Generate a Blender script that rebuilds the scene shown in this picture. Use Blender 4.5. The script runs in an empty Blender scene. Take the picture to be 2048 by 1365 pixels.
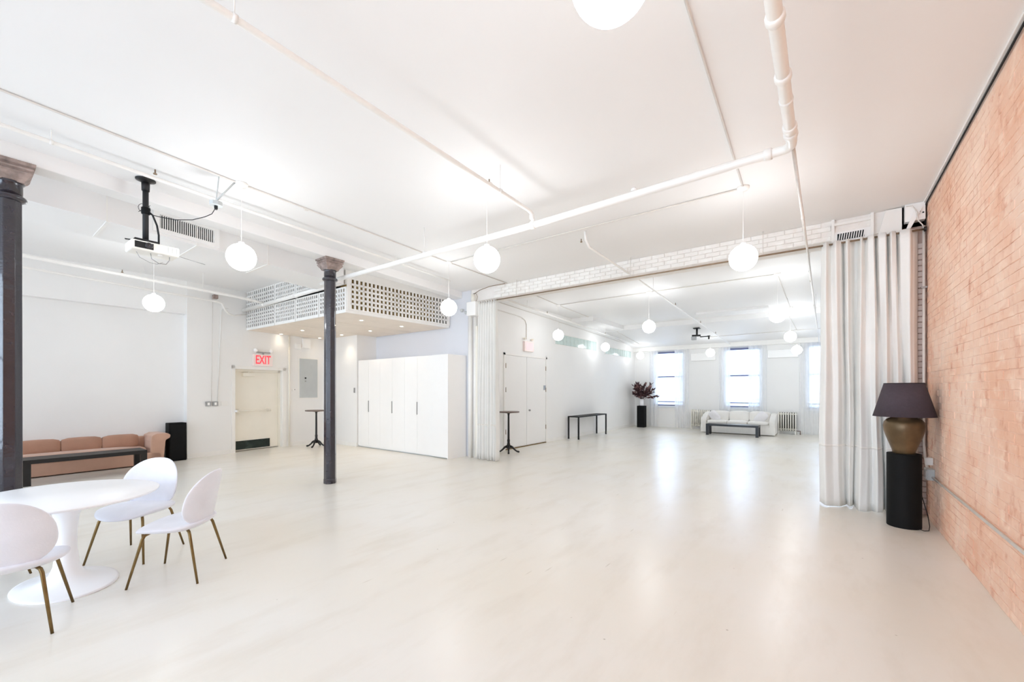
import bpy, bmesh, math, random
from mathutils import Vector, Matrix
random.seed(7)
PI = math.pi
SC = bpy.context.scene
COL = SC.collection
# ------------------------------------------------------------------ camera, world, exposure
FPX, CX, HY, EYE = 836.0, 1024.0, 780.0, 1.5
PSI = math.atan((1650 - CX) / FPX)
cd = bpy.data.cameras.new('camera'); cam = bpy.data.objects.new('camera', cd); COL.objects.link(cam)
cam.location = (0, 0, EYE); cam.rotation_euler = (PI / 2, 0, PSI)
cd.sensor_width = 36; cd.lens = FPX / 2048 * 36
cd.shift_y = (HY - 682.5) / 2048; cd.clip_start = 0.05; cd.clip_end = 200
SC.camera = cam
SC.view_settings.view_transform = 'Standard'; SC.view_settings.look = 'None'
SC.view_settings.gamma = 1; SC.view_settings.use_curve_mapping = False
SC.view_settings.exposure = 0.70
GLOBE = 11.5; SKY = 6.0; DOWN = 14.0
w = bpy.data.worlds.new('world'); SC.world = w; w.use_nodes = True
bg = w.node_tree.nodes['Background']; bg.inputs[0].default_value = (0.74, 0.855, 1.0, 1); bg.inputs[1].default_value = SKY
SC.cycles.max_bounces = 14; SC.cycles.diffuse_bounces = 10; SC.cycles.glossy_bounces = 4
SC.cycles.transparent_max_bounces = 12; SC.cycles.sample_clamp_indirect = 6
# daylight portals stand in the window openings (they only guide the sky light)
def portal(x, y, z, sx, sz, rz):
    l = bpy.data.lights.new('window_portal', 'AREA'); l.shape = 'RECTANGLE'; l.size = sx; l.size_y = sz
    l.cycles.is_portal = True
    o = bpy.data.objects.new('window_portal', l); COL.objects.link(o); o.location = (x, y, z)
    o.rotation_euler = (PI / 2, 0, rz)
WINX = (-5.0, -2.4, 0.12)
BACKX = (-8.9, -5.9, -3.2, -.5)
for x in WINX: portal(x, 17.06, 1.95, 1.2, 2.2, PI)
for x in BACKX: portal(x, -4.02, 1.95, 2.2, 2.9, 0)

# ------------------------------------------------------------------ projection helpers (pixel ray met with a known plane)
S_, C_ = math.sin(PSI), math.cos(PSI)
def W(px, py, d):
    l = (px - CX) / FPX * d
    return (-d * S_ + l * C_, d * C_ + l * S_, EYE + (HY - py) / FPX * d)
def atZ(px, py, z=0.0): return W(px, py, (EYE - z) * FPX / (py - HY))
def onY(px, py, Y): return W(px, py, Y / (C_ + (px - CX) / FPX * S_))
def onX(px, py, X): return W(px, py, X / (-S_ + (px - CX) / FPX * C_))
def onW(px, py, A, B):
    rx = -S_ + (px - CX) / FPX * C_; ry = C_ + (px - CX) / FPX * S_
    dx, dy = B[0] - A[0], B[1] - A[1]
    return W(px, py, (A[0] * (-dy) + dx * A[1]) / (rx * (-dy) + dx * ry))

# ------------------------------------------------------------------ materials
def mat(name, col, rough=0.5, metal=0.0, var=0.03, scale=6.0, bump=0.0, bscale=60.0, coat=0.0, emit=None, estr=0.0, spec=0.5, sheen=0.0):
    m = bpy.data.materials.new(name); m.use_nodes = True; nt = m.node_tree; N = nt.nodes; L = nt.links
    b = N['Principled BSDF']
    b.inputs['Roughness'].default_value = rough; b.inputs['Metallic'].default_value = metal
    b.inputs['Coat Weight'].default_value = coat; b.inputs['Specular IOR Level'].default_value = spec
    b.inputs['Sheen Weight'].default_value = sheen
    tc = N.new('ShaderNodeTexCoord')
    n = N.new('ShaderNodeTexNoise'); n.inputs['Scale'].default_value = scale; n.inputs['Detail'].default_value = 4
    L.new(tc.outputs['Object'], n.inputs['Vector'])
    r = N.new('ShaderNodeValToRGB')
    r.color_ramp.elements[0].position = 0.3; r.color_ramp.elements[1].position = 0.7
    c = Vector(col[:3])
    r.color_ramp.elements[0].color = (*[max(0, v * (1 - var)) for v in c], 1)
    r.color_ramp.elements[1].color = (*[min(1, v * (1 + var)) for v in c], 1)
    L.new(n.outputs['Fac'], r.inputs['Fac']); L.new(r.outputs['Color'], b.inputs['Base Color'])
    if bump:
        n2 = N.new('ShaderNodeTexNoise'); n2.inputs['Scale'].default_value = bscale; n2.inputs['Detail'].default_value = 3
        L.new(tc.outputs['Object'], n2.inputs['Vector'])
        bp = N.new('ShaderNodeBump'); bp.inputs['Strength'].default_value = bump; bp.inputs['Distance'].default_value = 0.01
        L.new(n2.outputs['Fac'], bp.inputs['Height']); L.new(bp.outputs['Normal'], b.inputs['Normal'])
    if emit:
        b.inputs['Emission Color'].default_value = (*emit, 1); b.inputs['Emission Strength'].default_value = estr
    return m
def srgb(r, g, b):
    f = lambda v: ((v / 255 + 0.055) / 1.055) ** 2.4 if v > 10 else v / 255 / 12.92
    return (f(r), f(g), f(b))
M = {}
M['wall'] = mat('wall_paint', srgb(242, 241, 239), 0.55, var=0.012, scale=1.2, bump=0.08, bscale=25)
M['wallshade'] = mat('wall_paint_alcove_shade', srgb(226, 228, 234), 0.55, var=0.012, scale=1.2)  # white alcove wall with the shade under the lattice box put into its colour
M['ceil'] = mat('ceiling_paint', srgb(242, 241, 240), 0.6, var=0.01, scale=0.8, bump=0.05, bscale=12)
M['pipe'] = mat('white_pipe_paint', srgb(244, 242, 238), 0.35, var=0.02, scale=9)
M['trimp'] = mat('trim_paint', srgb(243, 241, 237), 0.4, var=0.015)
M['cream'] = mat('cream_door_paint', srgb(243, 238, 226), 0.4, var=0.02, scale=3)
M['lacquer'] = mat('white_lacquer', srgb(250, 249, 247), 0.22, var=0.006)
M['tulip'] = mat('white_gloss', srgb(251, 251, 253), 0.32, var=0.004, coat=0.0)
M['greym'] = mat('grey_enamel', srgb(196, 200, 200), 0.4, var=0.03)
M['steel'] = mat('brushed_steel', srgb(165, 165, 165), 0.35, 0.8, var=0.08, scale=20)
M['conduit'] = mat('conduit_paint', srgb(226, 222, 216), 0.45, var=0.05, scale=12)
M['bronze'] = mat('bronze_rod', srgb(150, 130, 108), 0.4, 0.5, var=0.1, scale=15)
M['brass'] = mat('antique_brass', srgb(128, 104, 66), 0.32, 0.85, var=0.15, scale=18)
M['black'] = mat('black_paint', srgb(14, 13, 14), 0.45, var=0.2, scale=9)
M['blackm'] = mat('matt_black', srgb(7, 7, 8), 0.7, var=0.2, scale=9, spec=0.25)
M['rubber'] = mat('black_rubber', srgb(22, 22, 24), 0.6, var=0.1)
M['kick'] = mat('dark_kick_plate', srgb(40, 50, 46), 0.25, 0.6, var=0.5, scale=5)
M['dark'] = mat('dark_gap_shade', srgb(26, 27, 30), 0.9, var=0.1)
M['tan_in'] = mat('tan_plywood_interior', srgb(196, 170, 116), 0.8, var=0.22, scale=2.2)
M['soffit'] = mat('beige_soffit_board', srgb(238, 226, 212), 0.5, var=0.03, scale=3)
M['brassy'] = mat('capital_rust', srgb(150, 133, 126), 0.65, var=0.4, scale=14, bump=0.5, bscale=40)
M['velvet'] = mat('pale_lilac_velvet', srgb(230, 230, 237), 0.85, var=0.05, scale=5, bump=0.1, bscale=90, sheen=0.4)
M['tan'] = mat('tan_brown_velvet', srgb(198, 158, 136), 0.85, var=0.07, scale=3.5, bump=0.15, bscale=50, sheen=0.3)
M['tand'] = mat('tan_brown_velvet_cushion', srgb(174, 132, 110), 0.85, var=0.08, scale=3.5, bump=0.15, bscale=50, sheen=0.3)
M['linen'] = mat('offwhite_linen', srgb(238, 235, 230), 0.85, var=0.03, scale=5, bump=0.2, bscale=60)
M['pillow'] = mat('white_pillow', srgb(242, 240, 242), 0.85, var=0.02, scale=7, bump=0.2, bscale=40)
M['curtain'] = mat('offwhite_curtain', srgb(240, 239, 236), 0.85, var=0.025, scale=3, bump=0.12, bscale=70)
M['band'] = mat('curtain_band', srgb(246, 243, 238), 0.8, var=0.02)
M['radi'] = mat('radiator_paint', srgb(243, 240, 232), 0.4, var=0.04)
M['vase'] = mat('white_ceramic', srgb(246, 246, 248), 0.3, var=0.01)
M['leaf'] = mat('burgundy_leaf', srgb(70, 40, 44), 0.5, var=0.6, scale=9)
M['leaf2'] = mat('faded_leaf', srgb(150, 112, 108), 0.55, var=0.4, scale=9)
M['shade'] = mat('dark_plum_shade', srgb(72, 62, 70), 0.85, var=0.08, scale=40)
M['jar'] = mat('olive_bronze_glaze', srgb(112, 92, 66), 0.38, 0.55, var=0.35, scale=5, bump=0.3, bscale=14)
M['red'] = mat('red_letter', srgb(236, 70, 84), 0.5, var=0.03, emit=srgb(236, 60, 74), estr=0.5)
M['sign'] = mat('exit_sign_face', srgb(252, 236, 232), 0.5, var=0.01)
M['pink'] = mat('pink_sign_face', srgb(252, 206, 208), 0.5, var=0.04, emit=srgb(250, 190, 196), estr=0.25)
M['globe'] = mat('lit_opal_glass', (1, 1, 1), 0.4, var=0.0, emit=(0.925, 0.958, 0.99), estr=GLOBE)
M['globe2'] = mat('lit_opal_glass_dimmer', (1, 1, 1), 0.4, var=0.0, emit=(0.925, 0.958, 0.99), estr=GLOBE * .55)
M['globe3'] = mat('lit_opal_glass_rear', (1, 1, 1), 0.4, var=0.0, emit=(0.925, 0.958, 0.99), estr=GLOBE * 1.5)
M['dl'] = mat('lit_downlight', (1, 1, 1), 0.4, var=0.0, emit=(1.0, 0.86, 0.68), estr=DOWN)
M['winf'] = mat('window_frame_paint', srgb(228, 232, 238), 0.5, var=0.02)
M['winb'] = mat('blue_grey_rail', srgb(120, 124, 160), 0.5, var=0.05)
M['gblock'] = mat('glass_block', srgb(205, 222, 218), 0.15, var=0.06, scale=14, coat=0.5)
M['facade'] = mat('pale_brick_facade', srgb(150, 160, 178), 0.9, var=0.06, scale=0.5)
M['fwin'] = mat('facade_window', srgb(110, 120, 140), 0.3, var=0.1)
M['lens'] = mat('projector_lens', srgb(20, 20, 30), 0.08, var=0.1, coat=1.0)

def floor_mat():
    m = bpy.data.materials.new('painted_cream_floor'); m.use_nodes = True; nt = m.node_tree; N = nt.nodes; L = nt.links
    b = N['Principled BSDF']; tc = N.new('ShaderNodeTexCoord')
    n = N.new('ShaderNodeTexNoise'); n.inputs['Scale'].default_value = 0.55; n.inputs['Detail'].default_value = 3
    L.new(tc.outputs['Object'], n.inputs['Vector'])
    r = N.new('ShaderNodeValToRGB'); r.color_ramp.elements[0].position = .35; r.color_ramp.elements[1].position = .68
    r.color_ramp.elements[0].color = (*srgb(233, 227, 215), 1); r.color_ramp.elements[1].color = (*srgb(235, 232, 226), 1)
    L.new(n.outputs['Fac'], r.inputs['Fac'])
    # worn patches, stretched along the boards (Y)
    mp = N.new('ShaderNodeMapping'); mp.inputs['Scale'].default_value = (6.0, 1.6, 1); mp.inputs['Rotation'].default_value = (0, 0, 0.25)
    L.new(tc.outputs['Object'], mp.inputs['Vector'])
    n2 = N.new('ShaderNodeTexNoise'); n2.inputs['Scale'].default_value = .55; n2.inputs['Detail'].default_value = 8; n2.inputs['Roughness'].default_value = .62
    L.new(mp.outputs[0], n2.inputs['Vector'])
    r2 = N.new('ShaderNodeValToRGB'); r2.color_ramp.elements[0].position = .50; r2.color_ramp.elements[1].position = .88
    r2.color_ramp.elements[0].color = (0, 0, 0, 1); r2.color_ramp.elements[1].color = (.6, .6, .6, 1)
    L.new(n2.outputs['Fac'], r2.inputs['Fac'])
    mx = N.new('ShaderNodeMixRGB'); mx.inputs[2].default_value = (*srgb(214, 204, 188), 1)
    L.new(r2.outputs[0], mx.inputs[0]); L.new(r.outputs[0], mx.inputs[1])
    # tiny specks and scratches
    n3 = N.new('ShaderNodeTexVoronoi'); n3.inputs['Scale'].default_value = 3.2
    L.new(tc.outputs['Object'], n3.inputs['Vector'])
    r3 = N.new('ShaderNodeValToRGB'); r3.color_ramp.elements[0].position = .012; r3.color_ramp.elements[1].position = .03
    r3.color_ramp.elements[0].color = (.6, .6, .6, 1); r3.color_ramp.elements[1].color = (0, 0, 0, 1)
    L.new(n3.outputs['Distance'], r3.inputs['Fac'])
    mx2 = N.new('ShaderNodeMixRGB'); mx2.inputs[2].default_value = (*srgb(150, 138, 120), 1)
    L.new(r3.outputs[0], mx2.inputs[0]); L.new(mx.outputs[0], mx2.inputs[1])
    mp4 = N.new('ShaderNodeMapping'); mp4.inputs['Scale'].default_value = (3.0, .35, 1); mp4.inputs['Rotation'].default_value = (0, 0, 1.0)
    L.new(tc.outputs['Object'], mp4.inputs['Vector'])
    n4 = N.new('ShaderNodeTexVoronoi'); n4.inputs['Scale'].default_value = 2.4
    L.new(mp4.outputs[0], n4.inputs['Vector'])
    r4 = N.new('ShaderNodeValToRGB'); r4.color_ramp.elements[0].position = .02; r4.color_ramp.elements[1].position = .06
    r4.color_ramp.elements[0].color = (.4, .4, .4, 1); r4.color_ramp.elements[1].color = (0, 0, 0, 1)
    L.new(n4.outputs['Distance'], r4.inputs['Fac'])
    mx3 = N.new('ShaderNodeMixRGB'); mx3.inputs[2].default_value = (*srgb(180, 168, 148), 1)
    L.new(r4.outputs[0], mx3.inputs[0]); L.new(mx2.outputs[0], mx3.inputs[1])
    L.new(mx3.outputs[0], b.inputs['Base Color'])
    b.inputs['Roughness'].default_value = .27
    b.inputs['Specular IOR Level'].default_value = 0.5
    n5 = N.new('ShaderNodeTexNoise'); n5.inputs['Scale'].default_value = 5; L.new(tc.outputs['Object'], n5.inputs['Vector'])
    bp = N.new('ShaderNodeBump'); bp.inputs['Strength'].default_value = .12; bp.inputs['Distance'].default_value = .01
    L.new(n5.outputs['Fac'], bp.inputs['Height']); L.new(bp.outputs[0], b.inputs['Normal'])
    return m
M['floor'] = floor_mat()

def brick_mat(name, base, light, spot, mortar=False):
    m = bpy.data.materials.new(name); m.use_nodes = True; nt = m.node_tree; N = nt.nodes; L = nt.links
    b = N['Principled BSDF']; b.inputs['Roughness'].default_value = .8; b.inputs['Specular IOR Level'].default_value = .3
    g = N.new('ShaderNodeNewGeometry')
    n = N.new('ShaderNodeTexNoise'); n.inputs['Scale'].default_value = 1.3; n.inputs['Detail'].default_value = 5; n.inputs['Roughness'].default_value = .6
    L.new(g.outputs['Position'], n.inputs['Vector'])
    r = N.new('ShaderNodeValToRGB'); r.color_ramp.elements[0].position = .36; r.color_ramp.elements[1].position = .62
    r.color_ramp.elements[0].color = (*base, 1); r.color_ramp.elements[1].color = (*light, 1)
    L.new(n.outputs['Fac'], r.inputs['Fac'])
    mp = N.new('ShaderNodeMapping'); mp.inputs['Scale'].default_value = (1, 1, .7)
    L.new(g.outputs['Position'], mp.inputs['Vector'])
    n2 = N.new('ShaderNodeTexNoise'); n2.inputs['Scale'].default_value = 7; n2.inputs['Detail'].default_value = 6; n2.inputs['Roughness'].default_value = .6
    L.new(mp.outputs[0], n2.inputs['Vector'])
    r2 = N.new('ShaderNodeValToRGB'); r2.color_ramp.elements[0].position = .56; r2.color_ramp.elements[1].position = .74
    r2.color_ramp.elements[0].color = (0, 0, 0, 1); r2.color_ramp.elements[1].color = (.75, .75, .75, 1)
    L.new(n2.outputs['Fac'], r2.inputs['Fac'])
    mx = N.new('ShaderNodeMixRGB'); mx.inputs[2].default_value = (*spot, 1)
    L.new(r2.outputs[0], mx.inputs[0]); L.new(r.outputs[0], mx.inputs[1])
    n3 = N.new('ShaderNodeTexNoise'); n3.inputs['Scale'].default_value = 5; n3.inputs['Detail'].default_value = 3
    mp3 = N.new('ShaderNodeMapping'); mp3.inputs['Location'].default_value = (7, 3, 9); mp3.inputs['Scale'].default_value = (1, 1, 2.2)
    L.new(g.outputs['Position'], mp3.inputs['Vector']); L.new(mp3.outputs[0], n3.inputs['Vector'])
    r3 = N.new('ShaderNodeValToRGB'); r3.color_ramp.elements[0].position = .55; r3.color_ramp.elements[1].position = .70
    r3.color_ramp.elements[0].color = (0, 0, 0, 1); r3.color_ramp.elements[1].color = (.6, .6, .6, 1)
    L.new(n3.outputs['Fac'], r3.inputs['Fac'])
    mx3 = N.new('ShaderNodeMixRGB'); mx3.inputs[2].default_value = (*[min(1, v * 1.12) for v in light], 1)
    L.new(r3.outputs[0], mx3.inputs[0]); L.new(mx.outputs[0], mx3.inputs[1])
    L.new(mx3.outputs[0], b.inputs['Base Color'])
    n4 = N.new('ShaderNodeTexNoise'); n4.inputs['Scale'].default_value = 30; n4.inputs['Detail'].default_value = 4
    L.new(g.outputs['Position'], n4.inputs['Vector'])
    bp = N.new('ShaderNodeBump'); bp.inputs['Strength'].default_value = .35; bp.inputs['Distance'].default_value = .012
    L.new(n4.outputs['Fac'], bp.inputs['Height']); L.new(bp.outputs[0], b.inputs['Normal'])
    return m
M['brick'] = brick_mat('salmon_brick', srgb(238, 190, 162), srgb(246, 216, 196), srgb(208, 136, 104))
M['mortar'] = brick_mat('smeared_mortar', srgb(240, 198, 174), srgb(248, 224, 208), srgb(214, 150, 120))
M['wbrick'] = brick_mat('whitewashed_brick', srgb(240, 237, 232), srgb(244, 242, 238), srgb(232, 224, 217))
M['pbrick'] = brick_mat('pinkish_white_brick', srgb(226, 206, 196), srgb(240, 230, 224), srgb(190, 150, 132))
M['pmortar'] = brick_mat('pinkish_mortar', srgb(176, 150, 136), srgb(206, 186, 176), srgb(150, 110, 92))
M['wmortar'] = brick_mat('whitewashed_mortar', srgb(234, 229, 223), srgb(240, 236, 232), srgb(226, 216, 208))

def iron_mat():
    m = mat('black_cast_iron', srgb(40, 35, 44), 0.24, 0.0, var=0.22, scale=16, bump=0.25, bscale=45, coat=0.7)
    return m
M['iron'] = iron_mat()

def sheer_mat():
    m = bpy.data.materials.new('sheer_white_voile'); m.use_nodes = True; nt = m.node_tree; N = nt.nodes; L = nt.links
    out = N['Material Output']; N.remove(N['Principled BSDF'])
    tr = N.new('ShaderNodeBsdfTransparent'); tl = N.new('ShaderNodeBsdfTranslucent'); df = N.new('ShaderNodeBsdfDiffuse')
    tc = N.new('ShaderNodeTexCoord'); n = N.new('ShaderNodeTexNoise'); n.inputs['Scale'].default_value = 8
    L.new(tc.outputs['Object'], n.inputs['Vector'])
    r = N.new('ShaderNodeMapRange'); r.inputs['To Min'].default_value = .93; r.inputs['To Max'].default_value = .99
    L.new(n.outputs['Fac'], r.inputs['Value'])
    cb = N.new('ShaderNodeCombineColor')
    for i in range(3): L.new(r.outputs[0], cb.inputs[i])
    L.new(cb.outputs[0], tl.inputs[0]); L.new(cb.outputs[0], df.inputs[0])
    a = N.new('ShaderNodeMixShader'); a.inputs[0].default_value = .6; L.new(tl.outputs[0], a.inputs[1]); L.new(df.outputs[0], a.inputs[2])
    b = N.new('ShaderNodeMixShader'); b.inputs[0].default_value = .82; L.new(tr.outputs[0], b.inputs[1]); L.new(a.outputs[0], b.inputs[2])
    L.new(b.outputs[0], out.inputs[0])
    return m
M['sheer'] = sheer_mat()
def glass_mat():
    m = bpy.data.materials.new('window_glass'); m.use_nodes = True; nt = m.node_tree; N = nt.nodes; L = nt.links
    out = N['Material Output']; N.remove(N['Principled BSDF'])
    tr = N.new('ShaderNodeBsdfTransparent'); gl = N.new('ShaderNodeBsdfGlossy'); gl.inputs['Roughness'].default_value = .03
    tr.inputs[0].default_value = (.95, .97, .98, 1)
    f = N.new('ShaderNodeFresnel'); a = N.new('ShaderNodeMixShader')
    L.new(f.outputs[0], a.inputs[0]); L.new(tr.outputs[0], a.inputs[1]); L.new(gl.outputs[0], a.inputs[2]); L.new(a.outputs[0], out.inputs[0])
    return m
M['glass'] = glass_mat()

# ------------------------------------------------------------------ mesh helpers
class MB:
    def __init__(s): s.v = []; s.f = []
    def add(s, vs, fs):
        o = len(s.v); s.v += [tuple(p) for p in vs]; s.f += [tuple(i + o for i in f) for f in fs]; return s
    def box(s, x0, x1, y0, y1, z0, z1):
        return s.add([(x, y, z) for z in (z0, z1) for y in (y0, y1) for x in (x0, x1)],
                     [(0, 2, 3, 1), (4, 5, 7, 6), (0, 1, 5, 4), (2, 6, 7, 3), (0, 4, 6, 2), (1, 3, 7, 5)])
    def cbox(s, c, d, rz=0.0):
        a, b = math.cos(rz), math.sin(rz); vs = []
        for z in (-.5, .5):
            for y in (-.5, .5):
                for x in (-.5, .5):
                    X, Y = x * d[0], y * d[1]; vs.append((c[0] + X * a - Y * b, c[1] + X * b + Y * a, c[2] + z * d[2]))
        return s.add(vs, [(0, 2, 3, 1), (4, 5, 7, 6), (0, 1, 5, 4), (2, 6, 7, 3), (0, 4, 6, 2), (1, 3, 7, 5)])
    def hexa(s, p):  # 8 points bottom 4 ccw, top 4 ccw
        return s.add(p, [(3, 2, 1, 0), (4, 5, 6, 7), (0, 1, 5, 4), (1, 2, 6, 5), (2, 3, 7, 6), (3, 0, 4, 7)])
    def slab(s, poly, z0, z1):
        n = len(poly)
        return s.add([(x, y, z0) for x, y in poly] + [(x, y, z1) for x, y in poly],
                     [tuple(range(n))[::-1], tuple(range(n, 2 * n))] + [(i, (i + 1) % n, n + (i + 1) % n, n + i) for i in range(n)])
    def tube(s, pts, r, n=10, caps=True):
        pts = [Vector(p) for p in pts]; rs = r if isinstance(r, (list, tuple)) else [r] * len(pts)
        base = len(s.v); up = None
        for i, p in enumerate(pts):
            if i == 0: t = pts[1] - p
            elif i == len(pts) - 1: t = p - pts[i - 1]
            else: t = (pts[i + 1] - p).normalized() + (p - pts[i - 1]).normalized()
            t.normalize()
            if up is None:
                up = Vector((0, 0, 1)) if abs(t.z) < .9 else Vector((1, 0, 0))
            a = t.cross(up)
            if a.length < 1e-4: a = t.cross(Vector((0, 1, 0)))
            a.normalize(); b = a.cross(t).normalized(); up = b
            for k in range(n):
                an = 2 * PI * k / n; s.v.append(tuple(p + (a * math.cos(an) + b * math.sin(an)) * rs[i]))
        for i in range(len(pts) - 1):
            for k in range(n):
                q = (k + 1) % n
                s.f.append((base + i * n + k, base + (i + 1) * n + k, base + (i + 1) * n + q, base + i * n + q))
        if caps:
            s.f.append(tuple(base + k for k in range(n))); s.f.append(tuple(base + (len(pts) - 1) * n + k for k in range(n))[::-1])
        return s
    def lathe(s, prof, c=(0, 0, 0), n=32, sx=1, sy=1, rot=0.0, closed=False):
        base = len(s.v)
        for r, z in prof:
            for k in range(n):
                an = 2 * PI * k / n + rot; s.v.append((c[0] + r * sx * math.cos(an), c[1] + r * sy * math.sin(an), c[2] + z))
        m = len(prof)
        for i in range(m if closed else m - 1):
            j = (i + 1) % m
            for k in range(n):
                q = (k + 1) % n; s.f.append((base + i * n + k, base + i * n + q, base + j * n + q, base + j * n + k))
        if not closed:
            if prof[0][0] > 1e-4: s.f.append(tuple(base + k for k in range(n))[::-1])
            if prof[-1][0] > 1e-4: s.f.append(tuple(base + (m - 1) * n + k for k in range(n)))
        return s
    def sphere(s, c, r, n=24, m=14):
        return s.lathe([(r * math.sin(PI * i / m) + 1e-5, -r * math.cos(PI * i / m)) for i in range(m + 1)], c, n)
    def surf(s, fn, nu, nv):
        base = len(s.v)
        for i in range(nu + 1):
            for j in range(nv + 1): s.v.append(tuple(fn(i / nu, j / nv)))
        for i in range(nu):
            for j in range(nv):
                a = base + i * (nv + 1) + j; s.f.append((a, a + nv + 1, a + nv + 2, a + 1))
        return s
    def mesh(s, name, off=(0, 0, 0), smooth=False):
        me = bpy.data.meshes.new(name)
        me.from_pydata([(v[0] - off[0], v[1] - off[1], v[2] - off[2]) for v in s.v], [], s.f)
        bm = bmesh.new(); bm.from_mesh(me); bmesh.ops.recalc_face_normals(bm, faces=bm.faces); bm.to_mesh(me); bm.free()
        if smooth:
            for p in me.polygons: p.use_smooth = True
        return me
def rbox(d, r, c=(0, 0, 0), seg=4, rot=None, puff=0.0):
    """a rounded box as an MB, d full size, r edge radius, puff bulges the faces"""
    bm = bmesh.new(); bmesh.ops.create_cube(bm, size=1)
    for v in bm.verts: v.co = Vector((v.co.x * d[0], v.co.y * d[1], v.co.z * d[2]))
    if puff: bmesh.ops.subdivide_edges(bm, edges=bm.edges[:], cuts=5, use_grid_fill=True)
    if not puff: bmesh.ops.bevel(bm, geom=bm.edges[:], offset=r, segments=seg, profile=.5, affect='EDGES')
    else:
        for v in bm.verts:   # pull every vertex onto a rounded box, then bulge
            h = Vector(d) * .5; q = Vector([max(-(h[i] - r), min(h[i] - r, v.co[i])) for i in range(3)])
            dd = v.co - q
            if dd.length > 1e-6: dd = dd.normalized() * r
            v.co = q + dd
            for i in range(3):
                j, k = (i + 1) % 3, (i + 2) % 3
                if abs(abs(v.co[i]) - h[i]) < r * 1.01:
                    fa = (1 - (v.co[j] / h[j]) ** 2) * (1 - (v.co[k] / h[k]) ** 2)
                    v.co[i] += math.copysign(puff * max(0, fa), v.co[i])
    if rot: bm.transform(rot)
    bm.transform(Matrix.Translation(c))
    mb = MB(); bm.verts.index_update()
    mb.add([tuple(v.co) for v in bm.verts], [tuple(v.index for v in f.verts) for f in bm.faces]); bm.free()
    return mb
def part(name, mb, m, parent=None, smooth=False, local=False, kind=None, bevel=0, label=None):
    off = (0, 0, 0) if (parent is None or local) else tuple(root_loc(parent))
    me = mb.mesh(name, off, smooth); me.materials.append(M[m])
    o = bpy.data.objects.new(name, me); COL.objects.link(o)
    if parent: o.parent = parent
    if kind: o['kind'] = kind
    if label: o['label'] = label
    if bevel:
        b = o.modifiers.new('bevel', 'BEVEL'); b.width = bevel; b.segments = 2; b.limit_method = 'ANGLE'
    return o
def root_loc(o):
    L = Vector((0, 0, 0))
    while o: L += o.location; o = o.parent
    return L
def thing(name, label, cat, loc=(0, 0, 0), rz=0, group=None):
    o = bpy.data.objects.new(name, None); COL.objects.link(o); o.empty_display_size = .1
    o.location = loc; o.rotation_euler = (0, 0, rz); o['label'] = label; o['category'] = cat
    if group: o['group'] = group
    return o
def single(name, mb, m, label, cat, smooth=False, group=None, bevel=0, loc=None):
    """a thing that is one mesh, with its origin at its base"""
    if loc is None:
        xs = [v[0] for v in mb.v]; ys = [v[1] for v in mb.v]; zs = [v[2] for v in mb.v]
        loc = ((min(xs) + max(xs)) / 2, (min(ys) + max(ys)) / 2, min(zs))
    me = mb.mesh(name, loc, smooth); me.materials.append(M[m]); o = bpy.data.objects.new(name, me); COL.objects.link(o)
    o.location = loc; o['label'] = label; o['category'] = cat
    if group: o['group'] = group
    if bevel:
        b = o.modifiers.new('bevel', 'BEVEL'); b.width = bevel; b.segments = 2; b.limit_method = 'ANGLE'
    return o
def struct(name, mb, m, label=None, cat=None, bevel=0, smooth=False):
    o = part(name, mb, m, None, smooth, bevel=bevel); o['kind'] = 'structure'
    if label: o['label'] = label
    if cat: o['category'] = cat
    return o
def copy_tree(o, loc, rz=None, label=None):
    c = o.copy(); COL.objects.link(c); c.location = loc
    if rz is not None: c.rotation_euler = (0, 0, rz)
    if label: c['label'] = label
    for ch in list(o.children):
        d = ch.copy(); COL.objects.link(d); d.parent = c
        for g in ch.children:
            e = g.copy(); COL.objects.link(e); e.parent = d
    return c
def text_mesh(name, txt, size, m, parent, loc, rot, sx=1.0, ext=.004):
    cu = bpy.data.curves.new(name, 'FONT'); cu.body = txt; cu.size = size; cu.extrude = ext; cu.align_x = 'CENTER'; cu.align_y = 'CENTER'; cu.offset = size * .012
    t = bpy.data.objects.new(name, cu); COL.objects.link(t)
    me = bpy.data.meshes.new_from_object(t.evaluated_get(bpy.context.evaluated_depsgraph_get()))
    bpy.data.objects.remove(t); me.name = name
    mt = Matrix.Translation(loc) @ rot @ Matrix.Diagonal((sx, 1, 1, 1)); me.transform(mt)
    me.materials.clear(); me.materials.append(M[m])
    o = bpy.data.objects.new(name, me); COL.objects.link(o); o.parent = parent
    return o

# ------------------------------------------------------------------ room shell
XR = 0.97; ZC = 3.73; YP = 6.93; XL2 = -6.36; YF = 17.05; YB = -4.05
TIL = 0.14                                    # the left wall runs slightly off square
def xl(y, off=0.0): return -11.08 - TIL * (y - 3.06) + off
FLP = [(-11.8, YB - .2), (XR + .3, YB - .2), (XR + .3, YF + .2), (XL2 - .3, YF + .2), (XL2 - .3, YP + .2), (xl(YP) - .3, YP + .2)]
struct('floor', MB().slab(FLP, -.12, 0), 'floor', 'cream painted wooden floor with scuffs', 'floor')
struct('ceiling', MB().slab([(-7.2, YB - .2), (XR + .3, YB - .2), (XR + .3, YF + .2), (XL2 - .3, YF + .2), (XL2 - .3, YP + .2), (-7.2, YP + .2)], ZC, ZC + .15), 'ceil', 'smooth white painted main ceiling', 'ceiling')
struct('ceiling_left', MB().slab([(-11.8, YB - .2), (-7.1, YB - .2), (-7.1, YP + .2), (xl(YP) - .3, YP + .2)], 3.86, 4.0), 'ceil', 'white ceiling over the tan sofa bay', 'ceiling')
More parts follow.
